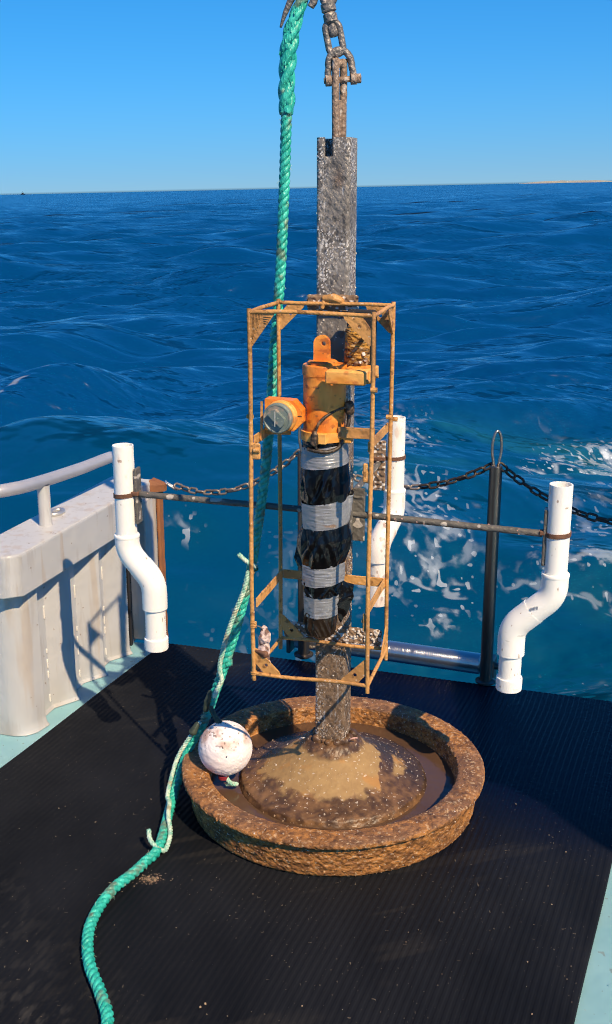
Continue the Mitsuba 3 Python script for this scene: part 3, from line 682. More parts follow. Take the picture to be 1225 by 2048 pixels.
add('mooring_weight__barnacle', [scatter(rim, 1300, .0012, .0032, 1), scatter(dm, 260, .0014, .004, 2, lambda c, n: (np.hypot(c[:, 0] - MO[0], c[:, 1] - MO[1]) > .17) * 1.0 + .15)], 'shell_tan', False, kind='stuff')
add('mooring_weight__barnacle_002', [scatter(rim, 2600, .0012, .0036, 51)], 'wheel_rust', False, kind='stuff')
add('mooring_weight__barnacle_001', [scatter(rim, 420, .0010, .0028, 3), scatter(dm, 200, .001, .003, 4)], 'shell_white', False, kind='stuff')

# square hollow pole
def pole_mesh():
    w, r = .040, .010; c = m3.CrossSection.square((2 * (w - r), 2 * (w - r)), True).offset(r, m3.JoinType.Round, circular_segments=24)
    hol = m3.CrossSection.square((2 * (w - r - .003), 2 * (w - r - .003)), True).offset(r - .003, m3.JoinType.Round, circular_segments=24)
    P = m3.Manifold.extrude(c, 1.515).translate((0, 0, .18)) - m3.Manifold.extrude(hol, .5).translate((0, 0, 1.3))
    P = P - m3.Manifold.cube((.020, .03, .043), True).translate((-.010, -.035, 1.675))       # slot cut in the front face
    return P.refine_to_length(.02)
pm = moor(pole_mesh())
add('mooring_weight__pole', rough(pm, .0006, 60, 2), 'pole_steel', 35, label='square steel pole speckled with white worm casts')
kp = lambda c, n: (np.abs(n[:, 2]) < .3) * (n[:, 1] < .1) * (c[:, 2] < 1.68) * (.3 + (meshkit.fbm(c * 9, 3, 4) > .48)) * 1.0
add('mooring_weight__worm_cast', scatter(pm, 900, .0012, .0032, 6, kp), 'shell_white', False, kind='stuff')
add('mooring_weight__worm_cast_001', scatter(pm, 500, .0012, .0038, 7, lambda c, n: kp(c, n) * (c[:, 2] < .95)), 'shell_tan', False, kind='stuff')
# weld lumps round the foot of the pole
lumps = [rough(trimesh.creation.icosphere(2, rr.uniform(.006, .013)).apply_translation([.046 * math.cos(t) + rr.normal(0, .006), .046 * math.sin(t) + rr.normal(0, .006), .19]), .003, 80, k) for k, t in enumerate(np.linspace(0, 2 * PI, 26, endpoint=False))]
add('mooring_weight__weld_lump', moor(trimesh.util.concatenate(lumps)), 'dome_rust', True, kind='stuff')

# lifting eye: long welded loop in the slot
t = np.linspace(0, PI, 14); lp = [(.0, 0, .0)]
q = np.array([(-.0125, -.004, 1.50)] + [(-.0125 * math.cos(a), .0, 1.840 + .0125 * math.sin(a)) for a in t] + [(.0125, .004, 1.50)])
er = np.array([[math.cos(1.0), math.sin(1.0), 0], [-math.sin(1.0), math.cos(1.0), 0], [0, 0, 1]])
add('mooring_weight__lifting_eye', moor(rough(xf(tube(resample(catmull(q, 4), .008)[0], .0085, 14), er, (.007, -.012, 0)), .0008, 90, 3)), 'eye_rust', True, label='rust brown lifting eye welded into the top of the pole')
add('mooring_weight__lifting_web', moor(xf(cbox(-.006, .006, -.003, .003, 1.52, 1.775, .001), er, (.007, -.012, 0))), 'eye_rust', 30)

# cross arms and hub plates
def armtube(a, b, r=.0085): return rough(tube(np.linspace(a, b, 40), r, 12), .0009, 60, 5)
armL = moor(armtube((-.04, .0, .806), (-.528, .0, .815))); armR = moor(armtube((.04, 0, .805), (.512, 0, .790))); armB = moor(armtube((.0, .04, .80), (.0, .556, .80)))
for k, (m_, lb) in enumerate(((armL, 'grey cross arm reaching to the left pipe'), (armR, 'grey cross arm reaching to the right pipe'), (armB, 'grey cross arm reaching aft'))):
    add(num('mooring_weight__arm', k), m_, 'bar_steel', True, label=lb)
for k, (m_, s) in enumerate(((armL, 10), (armR, 30), (armB, 10))): add(num('mooring_weight__arm_barnacle', k), scatter(m_, s, .0015, .004, 20 + k), 'shell_pink', False, kind='stuff')
hub = [cbox(.041, .049, -.046, .046, .755, .855, .002), cbox(-.049, -.041, -.046, .046, .755, .855, .002), cbox(-.049, .062, .041, .049, .775, .845, .002), cbox(.041, .075, -.008, .036, .846, .853, .002),
       cbox(.046, .078, -.004, .004, .735, .872, .002)]
add('mooring_weight__hub_plate', rough(moor(trimesh.util.concatenate(hub)), .0012, 60, 3, sub=.012), 'bar_steel', 30)
pl = [(-.532, -.012, .012, .735, .885), (.518, -.012, .012, .712, .852)]
for k, (x, y0, y1, z0, z1) in enumerate(pl):
    add(num('mooring_weight__arm_plate', k), rough(moor(cbox(x - .004, x + .004, y0, y1 + .008, z0, z1, .002)), .001, 60, 5, sub=.01), 'bar_steel', 30)
add('mooring_weight__arm_plate_002', rough(moor(cbox(-.024, .020, .556, .566, .715, .868, .003)), .0015, 60, 5, sub=.01), 'barnacle_crust', 30, label='barnacle crusted plate at the end of the aft arm')
# brackets on the pole that carry the cage
add('mooring_weight__clamp_block', rough(moor(cbox(-.058, .064, -.0545, -.0415, 1.308, 1.346, .004)), .003, 55, 4, sub=.006), 'barnacle_crust', True, label='crusted clamp bar at the top of the cage')
add('mooring_weight__clamp_block_001', rough(moor(cbox(-.118, .135, -.0545, -.0415, .478, .520, .004)), .0035, 55, 9, sub=.006), 'barnacle_crust', True, label='barnacle crusted clamp bar at the bottom of the cage')
lp = [rough(capsule([(-.012, -.058, 1.338), (.008, -.062, 1.340), (.024, -.058, 1.333)], [.008, .011, .009]), .004, 50, 4), rough(capsule([(-.014, -.060, 1.333), (-.018, -.062, 1.318)], [.006, .005]), .002, 60, 3)]
add('mooring_weight__clamp_bolt', moor(trimesh.util.concatenate(lp)), 'cage_paint', True, label='ochre crusted bolt on the top clamp')
add('mooring_weight__clamp_barnacle', scatter(moor(cbox(-.10, .135, -.057, -.045, .478, .520, .004)), 170, .002, .0048, 31, lambda c, n: (c[:, 0] > .08) * 1.0 + .12), 'shell_white', False, kind='stuff')
tag('mooring_weight', 'rusty dish shaped wheel with a square pole standing on the black mat', 'mooring weight')

# pink worm and white scraps at the foot of the pole
add('worm_shell', moor(tube(catmull([(.052, -.035, .197), (.058, -.040, .204), (.066, -.038, .207), (.072, -.030, .204), (.068, -.026, .199)], 6), .0022, 7)), 'shell_pink', True, label='curled pink worm shell on the dome right of the pole', cat='shell')

# ------------------------------------------------------------------ white offset pipes
def vary(ax0, z, off, key, label, mat='pvc_white', mat2=None):
    """ax0: (x, y) of the upper axis in the mooring frame; off: where the lower axis stands; z: top, socket, bend1, bend2, socket end, cap top, bottom"""
    R, S = .0278, .0325; a = np.array(ax0, float); b = a + np.array(off); zt, z1, zb1, zb2, z2, zc, z0 = z
    mat2 = mat2 or mat
    add(key + '__upper_pipe', moor(lathe([(R - .0035, z1 - .01), (R - .0035, zt - .001), (R - .003, zt), (R - .0005, zt), (R, zt - .001), (R, z1 - .01)][::-1], 40, (a[0], a[1], 0))), mat, 40)
    A = lambda p, zz_: (p[0], p[1], zz_)
    k = .030
    d = np.array(A(b, zb2)) - np.array(A(a, zb1)); L_ = np.linalg.norm(d); d = d / L_
    path = [A(a, z1)] + [A(a, zb1 + k)]
    for w in np.linspace(0, 1, 7): path.append(tuple((1 - w) ** 2 * np.array(A(a, zb1 + k)) + 2 * w * (1 - w) * np.array(A(a, zb1)) + w ** 2 * (np.array(A(a, zb1)) + d * k)))
    path2 = []
    for w in np.linspace(0, 1, 7): path2.append(tuple((1 - w) ** 2 * (np.array(A(b, zb2)) - d * k) + 2 * w * (1 - w) * np.array(A(b, zb2)) + w ** 2 * np.array(A(b, zb2 - k))))
    path2 += [A(b, z2)]
    mid = (np.array(path[-1]) + np.array(path2[0])) / 2
    e1 = tube(np.array(path[:1] + path[2:] + [tuple(mid)]), S, 40); e2 = tube(np.array([tuple(mid - d * .002)] + path2), S + .0012, 40)
    # a socket mouth: a short collar with a visible rim
    col1 = lathe([(R, z1 + .0), (S + .001, z1), (S + .0016, z1 + .002), (S + .0016, z1 + .006), (S, z1 + .008), (R + .0005, z1 + .008)], 40, (a[0], a[1], 0))
    add(key + '__upper_elbow', moor(trimesh.util.concatenate([e1, xf(col1, np.eye(3), (0, 0, -.006))])), mat, 40)
    add(key + '__lower_elbow', moor(e2), mat2, 40)
    add(key + '__lower_pipe', moor(lathe([(R, zc - .01), (R, z2 + .01)], 40, (b[0], b[1], 0))), mat2, 40)
    add(key + '__end_socket', moor(lathe([(.001, z0), (S - .003, z0), (S - .001, z0 + .001), (S, z0 + .004), (S, zc - .002), (S - .001, zc), (R + .0005, zc), (R, zc - .003)], 40, (b[0], b[1], 0))), mat2, 40)
    tag(key, label, 'pipe', 'white offset pipes on the mooring arms')
def band(key, a, z, tilt, tail):
    t = np.linspace(0, 2 * PI, 48, endpoint=False); R = .0290
    v = []
    for dz in (-.0055, .0055):
        for rr2 in (R, R + .0016): v.append(np.column_stack([a[0] + rr2 * np.cos(t), a[1] + rr2 * np.sin(t), z + dz + tilt[0] * np.cos(t) + tilt[1] * np.sin(t)]))
    V = np.vstack(v); n = 48; F = []
    for p, q in ((1, 3), (3, 2), (0, 1)):
        for i in range(n): j = (i + 1) % n; F += [(p * n + i, p * n + j, q * n + j), (p * n + i, q * n + j, q * n + i)]
    m_ = [trimesh.Trimesh(V, np.array(F), process=False)]
    m_.append(cbox(*tail, .002))
    add(key, moor(trimesh.util.concatenate(m_)), 'rust_dark', 30)
vary((-.567, 0), (.944, .700, .655, .575, .500, .415, .382), (.073, -.002), 'offset_pipe', 'white plastic offset pipe strapped to the left arm beside the bulwark')
band('offset_pipe__strap', (-.567, 0), .812, (.003, 0), (-.545, -.524, -.016, .010, .812, .823))
vary((.549, 0), (.915, .692, .635, .545, .474, .412, .378), (-.096, -.002), 'offset_pipe_001', 'white plastic offset pipe hanging from the right arm with open top')
band('offset_pipe_001__strap', (.549, 0), .793, (.002, .0), (.505, .53, -.012, .008, .788, .799))
vary((.045, .585), (.936, .715, .640, .565, .515, .45, .377), (-.030, -.085), 'offset_pipe_002', 'stained white plastic offset pipe seen behind the right cage rods', 'pvc_white', 'pvc_stained')
band('offset_pipe_002__strap', (.045, .585), .815, (.002, 0), (-.022, .02, .548, .556, .808, .820))
# small print on the right pipe's elbow
pr = []
for k, (x_, z_) in enumerate(((.498, .607), (.505, .610), (.512, .612))):
    pr.append(cbox(x_ - .002, x_ + .002, -.0345, -.0325, z_ - .004, z_ + .004, .0003))
add('offset_pipe_001__print', moor(trimesh.util.concatenate(pr)), 'pvc_print', False, label='faint grey printed mark on the elbow')

# ------------------------------------------------------------------ instrument cage
CX0, CX1, CY0, CY1, CZ0, CZ1 = -.125, .150, -.287, -.062, .478, 1.327
def crod(a, b, r=.0053, seed=0):
    p = np.linspace(a, b, 50); u = np.linspace(0, 1, 50); g = np.random.default_rng(seed + 60).normal(0, .0011, (2, 3))
    p = p + np.sin(PI * u)[:, None] * g[0] + np.sin(2 * PI * u)[:, None] * g[1]
    return rough(tube(p, r, 10), .0005, 70, seed)
cr = [('front left', (CX0, CY0)), ('front right', (CX1, CY0)), ('back right', (CX1, CY1)), ('back left', (CX0, CY1))]
for k, (nm, (x, y)) in enumerate(cr):
    add(num('instrument_cage__upright', k), moor(crod((x, y, CZ0 - .018 if k < 2 else CZ0 - .03), (x, y, CZ1 + .008), .0051, k)), 'cage_paint', True, label=f'{nm} upright rod of the cage')
ci = 0
for z, r in ((CZ1, .0046), (CZ0, .0046)):
    for a, b in ((0, 1), (1, 2), (2, 3), (3, 0)):
        p, q = cr[a][1], cr[b][1]
        if a == 2 and z == CZ0:
            add(num('instrument_cage__rail', ci), moor(crod((p[0], p[1], z), (q[0], q[1], z), r, ci)), 'cage_paint', True); ci += 1; continue
        add(num('instrument_cage__rail', ci), moor(crod((p[0], p[1], z), (q[0], q[1], z), r, ci + 9)), 'cage_paint', True); ci += 1
G = .066
def gus(style):
    if style == 'full': return Polygon([(0, 0), (.058, 0), (.055, .006), (.006, .074), (0, .076)])
    p = Polygon([(0, 0), (G, 0), (G - .004, .010), (.010, G - .004), (0, G)])
    cut = Polygon([(0.003, .003), (.024, .003), (.003, .028)])
    if style == 'strap': cut = Polygon([(-.01, -.01), (.034, -.01), (.002, .032), (-.01, .04)])
    return p.difference(cut).difference(Point(.030, .024).buffer(.0045))
gi = 0
def gusset(corner, sx, sz, axis, style):
    global gi
    x, y, z = corner; po = gus(style)
    ex = np.array([sx, 0, 0]) if axis == 'x' else np.array([0, sx, 0]); ey = np.array([0, 0, sz])
    m_ = plate(po, (x, y, z), ex, ey, .0032)
    if np.dot(np.cross(ex, ey), [1, 1, 0]) < 0: m_.fix_normals()
    m_.fix_normals()
    add(num('instrument_cage__gusset', gi), moor(rough(m_, .0004, 60, gi)), 'cage_paint', 20); gi += 1
gusset((CX0, CY0 + .001, CZ1), 1, -1, 'x', 'full'); gusset((CX1, CY0 + .001, CZ1), -1, -1, 'x', 'strap')
gusset((CX0, CY0 + .001, CZ0), 1, 1, 'x', 'cut'); gusset((CX1, CY0 + .001, CZ0), -1, 1, 'x', 'cut')
gusset((CX0, CY1, CZ1), 1, -1, 'x', 'cut'); gusset((CX1, CY1, CZ1), -1, -1, 'x', 'cut')
gusset((CX0, CY1, CZ0), 1, 1, 'x', 'cut'); gusset((CX1, CY1, CZ0), -1, 1, 'y', 'cut'); gusset((CX1, CY1, CZ1), -1, -1, 'y', 'strap')
# ties wound on the front left gusset
ties = []
for k in range(7): ties.append(rod((CX0 + .006 + .0035 * k, CY0 - .0022, CZ1 - .004), (CX0 + .006 + .0028 * k, CY0 - .0022, CZ1 - .062 + .0062 * k), .0011, 6))
for k in range(4): ties.append(rod((CX0 + .034, CY0 - .002, CZ1 - .008 - .0045 * k), (CX0 + .050 - .003 * k, CY0 - .002, CZ1 - .009 - .0045 * k), .0010, 6))
add('instrument_cage__wire_wrap', moor(trimesh.util.concatenate(ties)), 'cage_paint', True)
# flat bars: two rings on three sides
fi = 0
def flat(x0, x1, y0, y1, z0, z1, lab=None):
    global fi
    add(num('instrument_cage__flat_bar', fi), rough(moor(cbox(x0, x1, y0, y1, z0, z1, .001)), .0005, 70, fi, sub=.03), 'cage_paint', 20, label=lab); fi += 1
for zc in (1.043, .655):
    h = .0115
    flat(CX0 + .005, CX0 + .009, CY0 + .004, CY1 - .004, zc - h, zc + h); flat(CX1 - .009, CX1 - .005, CY0 + .004, CY1 - .004, zc - h, zc + h)
flat(CX0 + .010, CX1 - .010, CY1 - .008, CY1 - .004, .655 - .0115, .655 + .0115)
flat(.055, CX1 - .010, -.205, -.199, 1.042, 1.067)
for k, (x, y, z) in enumerate(((CX1 + .004, CY0 - .003, 1.17), (CX1 + .003, CY1 - .04, 1.075), (CX1 - .012, CY0 + .004, .985), (CX1 - .010, CY0 + .008, .635), (CX0 - .005, CY0 + .012, 1.095), (CX0 + .015, CY0 - .004, 1.022), (CX1 + .008, CY1 + .002, 1.062))):
    add(num('instrument_cage__bolt', k), moor(rough(tube([(x - .007, y, z), (x + .007, y, z)], .0052, 8), .0006, 90, k)), 'cage_paint', 30)
tabs = [cbox(CX1 - .018, CX1 - .007, CY0 - .002, CY0 + .008, .964, 1.006, .002), cbox(CX1 - .014, CX1 - .006, CY0 - .001, CY0 + .006, .612, .655, .002), cbox(CX0 - .004, CX0 + .022, CY0 - .003, CY0 + .004, 1.000, 1.038, .003)]
for k, m_ in enumerate(tabs): add(num('instrument_cage__tab', k), moor(rough(m_, .0006, 70, k)), 'cage_paint', 30)
coil = [tube(catmull([(CX0 + .0068 * math.cos(a), CY0 + .0068 * math.sin(a), zz0 + .004 * a / (2 * PI)) for a in np.linspace(0, 2 * PI * turns, 10 * turns)], 2), .0016, 6) for zz0, turns in ((.594, 4), (.474, 2))]
add('instrument_cage__wire_coil', moor(trimesh.util.concatenate(coil)), 'cage_paint', True, label='ochre wire wound on the front left rod')
add('instrument_cage__cage_barnacle', scatter(moor(trimesh.util.concatenate([crod((x, y, CZ0), (x, y, CZ1), .0056) for _, (x, y) in cr])), 70, .0012, .0028, 44), 'shell_tan', False, kind='stuff')
tag('instrument_cage', 'upright ochre painted wire cage clamped to the front of the pole', 'cage')

# ------------------------------------------------------------------ canister: orange top, bagged and taped below
CC = (.0150, -.168)
def sq(a, n): # rounded polygon radius factor
    return 1.0
add('canister__body', moor(rough(lathe([(.046, .99), (.0485, 1.0), (.0490, 1.05), (.0492, 1.12), (.0490, 1.170), (.0492, 1.178), (.0510, 1.180), (.0510, 1.200), (.049, 1.203), (.044, 1.2035), (.001, 1.2035)], 64, (CC[0], CC[1], 0)), .0007, 30, 3)), 'orange_plastic', 35, label='faded orange cylinder body')
lg = Polygon([(-.019, 0), (.019, 0), (.0185, .030)] + [(.0185 * math.cos(a), .048 + .0185 * math.sin(a)) for a in np.linspace(0, PI, 14)] + [(-.0185, .030)]).difference(Point(.005, .048).buffer(.0052))
m_ = plate(lg, (CC[0] - .004, CC[1] - .010, 1.2025), (1, 0, 0), (0, 0, 1), .013); m_.fix_normals()
add('canister__lug', moor(m_), 'orange_plastic', 30, label='orange lug with a round hole')
add('canister__lug_base', moor(lathe([(.034, 1.203), (.034, 1.209), (.030, 1.212), (.001, 1.213)], 40, (CC[0] - .004, CC[1] - .004, 0))), 'orange_plastic', 30)
# clamp halves round the foot of the orange body
add('canister__clamp', moor(trimesh.util.concatenate([lathe([(.0495, 1.030), (.0545, 1.031), (.0545, 1.052), (.0495, 1.053)], 48, (CC[0], CC[1], 0)), cbox(.004, .034, -.229, -.214, 1.029, 1.054, .002), cbox(.060, .085, -.200, -.176, 1.029, 1.054, .002)])), 'bracket_plastic', 30, label='ochre clamp ring round the orange cylinder')

def wrap(z0, z1, prof, seed, kind, nz=26, na=150, tilt=(0, 0)):
    """a wrapped skin: prof(w, angle) radius; creases as sharp folds"""
    r = np.random.default_rng(seed); a = np.arange(na) * 2 * PI / na; ws = np.linspace(0, 1, nz); V = []
    folds = [(r.uniform(0, 2 * PI), r.uniform(.2, .8), r.uniform(-1.1, 1.1), r.uniform(.5, 1)) for _ in range(16)]
    for w in ws:
        rad, cx, cy = prof(w, a); d = np.zeros(na)
        P3 = np.column_stack([np.cos(a) * 2.2, np.sin(a) * 2.2, np.full(na, w * (z1 - z0) * 40)])
        if kind == 'bag':
            for fa, fw, sl, am in folds:
                dd = (a - fa - sl * (w - fw) + PI) % (2 * PI) - PI; env = np.exp(-((w - fw) / .33) ** 2)
                d += am * .0040 * env * (1 - np.minimum(np.abs(dd) / .13, 1)) - am * .0026 * env * np.exp(-((np.abs(dd) - .22) / .10) ** 2)
            rid = 1 - np.abs(2 * meshkit.fbm(P3 * .9 + seed * 7, 3, seed) - 1)
            d += (rid - .7) * .0022 * math.sin(PI * min(max(w, 0.02), .98)) ** .5
        else:
            d += (meshkit.fbm(P3 * np.array([1.3, 1.3, 2.2]) + seed, 3, seed) - .5) * .0024
            k = 1 - np.abs(2 * meshkit.noise(P3 * np.array([.8, .8, 3.5]) + 3 * seed, seed) - 1); d += np.clip(k - .86, 0, 1) * .007
        rr3 = rad + d
        V.append(np.column_stack([CC[0] + cx + rr3 * np.cos(a), CC[1] + cy + rr3 * np.sin(a), z0 + (z1 - z0) * w + tilt[0] * np.cos(a) + tilt[1] * np.sin(a) + 0 * a]))
    V = np.array(V); i, j = np.meshgrid(np.arange(nz - 1), np.arange(na), indexing='ij'); j2 = (j + 1) % na
    F = np.vstack([np.stack([i * na + j, i * na + j2, (i + 1) * na + j2], -1).reshape(-1, 3), np.stack([i * na + j, (i + 1) * na + j2, (i + 1) * na + j], -1).reshape(-1, 3)])
    return moor(trimesh.Trimesh(V.reshape(-1, 3), F, process=False))
def octo(a, r, k=8, ph=.25):
    """radius of a soft octagon"""
    q = (a - ph + PI / k) % (2 * PI / k) - PI / k
    return r * (.35 + .65 * math.cos(PI / k) / np.cos(q) * 1.04)
def lin(w, *xs): return np.interp(w, np.linspace(0, 1, len(xs)), xs)
wraps = [
 ('canister__black_tape', 1.010, 1.034, lambda w, a: (np.full_like(a, .0510), 0, 0), 'tape', 'bag_plastic', (0, 0)),
 ('canister__tape_band', .971, 1.020, lambda w, a: (.0530 + .003 * (1 - w) + 0 * a, .001, 0), 'tape', 'duct_tape', (.006, .002)),
 ('canister__bag_wrap', .880, .980, lambda w, a: (lin(w, .0535, .0575, .0585, .0565, .053) + 0 * a, lin(w, .003, .004, .002, .001, .001), 0), 'bag', 'bag_plastic', (.006, .003)),
 ('canister__tape_band_001', .810, .892, lambda w, a: (octo(a, lin(w, .054, .0555, .056, .057)) + .012 * np.exp(-((a - .3) / .5) ** 2) * w, lin(w, .004, .002), 0), 'tape', 'duct_tape', (.008, .006)),
 ('canister__bag_wrap_001', .732, .828, lambda w, a: (octo(a, lin(w, .052, .060, .0615, .056)) + .010 * np.exp(-((a - PI) / .5) ** 2) * math.sin(PI * w), lin(w, 0, .003, .005, .004), 0), 'bag', 'bag_plastic', (.006, .004)),
 ('canister__tape_band_002', .686, .747, lambda w, a: (octo(a, .0520), -.001, 0), 'tape', 'duct_tape', (.006, .004)),
 ('canister__bag_wrap_002', .655, .691, lambda w, a: (octo(a, lin(w, .046, .048, .049)), -.003, 0), 'bag', 'bag_plastic', (.003, .003)),
 ('canister__tape_band_003', .601, .662, lambda w, a: (octo(a, lin(w, .0415, .044)), -.006, 0), 'tape', 'duct_tape', (.002, .002)),
 ('canister__bag_wrap_003', .528, .608, lambda w, a: (lin(w, .001, .031, .037, .039, .0405) + 0 * a, lin(w, -.006, -.008, -.008), 0), 'bag', 'bag_brown', (0, 0)),
]
for k, (key, z0, z1, pf, kd, mt, tl) in enumerate(wraps):
    add(key, wrap(z0, z1, pf, 40 + k, kd, tilt=tl, nz=34 if kd == 'bag' else 24), mt, 50 if kd == 'bag' else True)
# loose flaps of bag at the sides
def flap(pts, seed):
    m_ = trimesh.convex.convex_hull(np.array(pts)); return rough(moor(m_), .004, 70, seed, sub=.008)
add('canister__bag_flap', flap([(-.040, -.170, .80), (-.052, -.165, .76), (-.058, -.172, .735), (-.045, -.180, .715), (-.030, -.19, .72), (-.03, -.15, .79)], 3), 'bag_plastic', 40)
add('canister__bag_flap_001', flap([(.050, -.165, .69), (.083, -.150, .672), (.086, -.155, .645), (.075, -.16, .61), (.055, -.165, .575), (.045, -.18, .63)], 4), 'bag_plastic', 40)
tag('canister', 'orange topped canister wrapped in black plastic bags and silver tape', 'canister')

# cable and connector beside the canister
knob = rough(capsule([(.0745, -.172, 1.098), (.0745, -.172, 1.112)], [.0105, .0115]), .0025, 120, 3)
add('cable__connector', moor(knob), 'cable_rubber', True, label='crusted brown connector at the top of the cable')
add('cable__lead', moor(rough(tube(catmull([(.0745, -.176, 1.095), (.075, -.182, 1.075), (.070, -.190, 1.050), (.062, -.200, 1.028), (.054, -.208, 1.017), (.035, -.224, 1.012), (.010, -.229, 1.014), (-.010, -.226, 1.018)], 8), .0048, 9), .001, 120, 2)), 'cable_rubber', True)
add('cable__lead_001', moor(rough(tube(catmull([(.068, -.180, 1.108), (.050, -.200, 1.104), (.030, -.221, 1.092), (.017, -.228, 1.078), (.010, -.230, 1.055), (.008, -.231, 1.035), (.012, -.230, 1.018)], 8), .0032, 8), .0012, 140, 5)), 'cable_rubber', True)
add('cable__plug', moor(rough(capsule([(.008, -.232, 1.052), (.008, -.232, 1.033)], [.0075, .0085]), .003, 120, 6)), 'cable_rubber', True)
tag('cable', 'brown crusted cable looped over the orange canister', 'cable')

# right hand bracket bar and the weedy orange instrument above it
add('bracket_bar__beam', moor(cbox(.041, .131, -.270, -.238, 1.174, 1.204, .003)), 'bracket_plastic', 25)
add('bracket_bar__backing', moor(cbox(.070, .134, -.238, -.14, 1.177, 1.200, .002)), 'bracket_plastic', 25)
for k, (x, z) in enumerate(((.135, 1.183), (.150, 1.196))): add(num('bracket_bar__bolt', k), moor(tube([(x - .006, -.262, z), (x + .008, -.262, z)], .0045, 8)), 'cage_paint', 30)
tag('bracket_bar', 'yellow ochre block bolted inside the front right rod of the cage', 'bracket')
add('weedy_instrument__body', moor(rough(lathe([(.026, 1.198), (.029, 1.202), (.029, 1.262), (.027, 1.278), (.020, 1.286), (.001, 1.288)], 60, (.082, -.135, 0)), .0035, 60, 6)), 'weedy_orange', True, label='orange body overgrown with brown weed')
add('weedy_instrument__housing', moor(cbox(.050, .116, -.106, -.078, 1.150, 1.318, .004)), 'dark_housing', 30, label='dark box behind the orange body')
add('weedy_instrument__growth', moor(trimesh.util.concatenate([rough(trimesh.creation.icosphere(2, r_).apply_translation(c_), .004, 90, k) for k, (c_, r_) in enumerate((((.097, -.166, 1.208), .006), ((.088, -.168, 1.205), .005), ((.106, -.155, 1.214), .006), ((.103, -.160, 1.226), .005)))])), 'barnacle_crust', True)
tag('weedy_instrument', 'weed covered orange instrument in the upper right of the cage', 'instrument')

# gauge on its orange block at the left
oct_ = Polygon([(-.042, -.035), (.026, -.035), (.044, -.016), (.044, .012), (.024, .034), (-.042, .036)])
GC = np.array([-.064, -.222, 1.094])
m_ = plate(oct_, GC, (1, 0, 0), (0, 0, 1), .034); m_.fix_normals()
add('gauge__mount_block', moor(m_), 'orange_plastic', 25, label='orange block with cut corners')
add('gauge__split_line', moor(cbox(GC[0] + .018, GC[0] + .0445, GC[1] - .0182, GC[1] - .0165, GC[2] - .0012, GC[2] + .0006, .0003)), 'dark_housing', False)
gd = np.array([-.10, -.99, .0]); gd /= np.linalg.norm(gd); gx = np.cross([0, 0, 1], -gd); gx /= np.linalg.norm(gx); GE = np.stack([gx, np.cross(gd, gx), gd])
g0 = GC + np.array([-.002, -.014, -.002])
add('gauge__collar', moor(xf(lathe([(.037, 0), (.037, .012), (.034, .016), (.001, .016)], 48), GE, g0)), 'bracket_plastic', 30, label='yellow collar ring')
add('gauge__housing', moor(xf(lathe([(.031, .014), (.0335, .020), (.0340, .021), (.0340, .032), (.0325, .0345), (.030, .035), (.0285, .0335), (.001, .0335)], 56), GE, g0)), 'teal_housing', 30, label='round grey green housing')
hx = Polygon([(.022 * math.cos(a), .022 * math.sin(a)) for a in np.linspace(0, 2 * PI, 40)]).intersection(Polygon([(-.03, -.0165), (.03, -.0165), (.03, .005), (-.03, .005)]))
hx = shapely.affinity.rotate(hx, -42, origin=(0, 0)) if hasattr(shapely, 'affinity') else hx
m_ = trimesh.creation.extrude_polygon(hx, .012, engine='earcut'); add('gauge__boss', moor(xf(m_, GE, g0 + gd * .0325)), 'teal_housing', 25)
add('gauge__face_mark', moor(xf(trimesh.creation.extrude_polygon(Polygon([(-.001, -.018), (.001, -.018), (.0012, .016), (-.0008, .016)]), .0008, engine='earcut'), GE @ np.eye(3), g0 + gd * .0445)), 'pale_label', False)
arm = plate(Polygon([(-.003, -.050), (.006, -.050), (.010, .036), (.004, .040)]), (CX0 + .012, CY0 + .040, 1.085), (0, 1, 0), (0, 0, 1), .004); arm.fix_normals()
add('gauge__side_arm', moor(arm), 'cage_paint', 25)
add('gauge__back_body', moor(tube([(-.120, -.195, 1.048), (-.060, -.190, 1.048)], .009, 14)), 'cage_paint', 30)
tag('gauge', 'round grey green gauge on an orange block, left side of the cage', 'gauge')

# encrusted lump wired into the lower left front corner
lumpm = capsule([(CX0 + .022, CY0 + .012, .588), (CX0 + .024, CY0 + .012, .570), (CX0 + .021, CY0 + .012, .535), (CX0 + .027, CY0 + .012, .502), (CX0 + .019, CY0 + .012, .484)], [.008, .0135, .0125, .0105, .008])
lumpm = tm(m3.Manifold(m3.Mesh(np.asarray(lumpm.vertices, np.float32), np.asarray(lumpm.faces, np.uint32))).refine_to_length(.0035))
add('anode_lump__body', rough(moor(lumpm), .006, 60, 4), 'lump_white', True)
add('anode_lump__wire', moor(tube(catmull([(CX0 + .006, CY0 - .002, .600), (CX0 + .015, CY0, .598), (CX0 + .020, CY0 + .006, .590), (CX0 + .022, CY0 + .010, .578)], 6), .0016, 7)), 'galvanised', True)
add('anode_lump__growth', moor(rough(capsule([(CX0 + .006, CY0 + .002, .534), (CX0 + .028, CY0 + .0, .530)], [.006, .0085]), .004, 100, 3)), 'rust_dark', True)
tag('anode_lump', 'pitted pinkish white lump wired into the lower left cage corner', 'anode')

# ------------------------------------------------------------------ lifting gear above the pole
def loop(L, Wd, r, n=40):
    h = (L - Wd) / 2; t = np.linspace(0, 2 * PI, n, endpoint=False); R = Wd / 2 - r
    return np.column_stack([R * np.cos(t), 0 * t, R * np.sin(t) + np.where(np.sin(t) >= 0, h, -h)])
def ori(zdir, yaw):
    z = np.array(zdir, float); z /= np.linalg.norm(z); x = np.array([math.cos(yaw), math.sin(yaw), 0]); x -= z * (x @ z); x /= np.linalg.norm(x)
    return np.stack([x, np.cross(z, x), z])
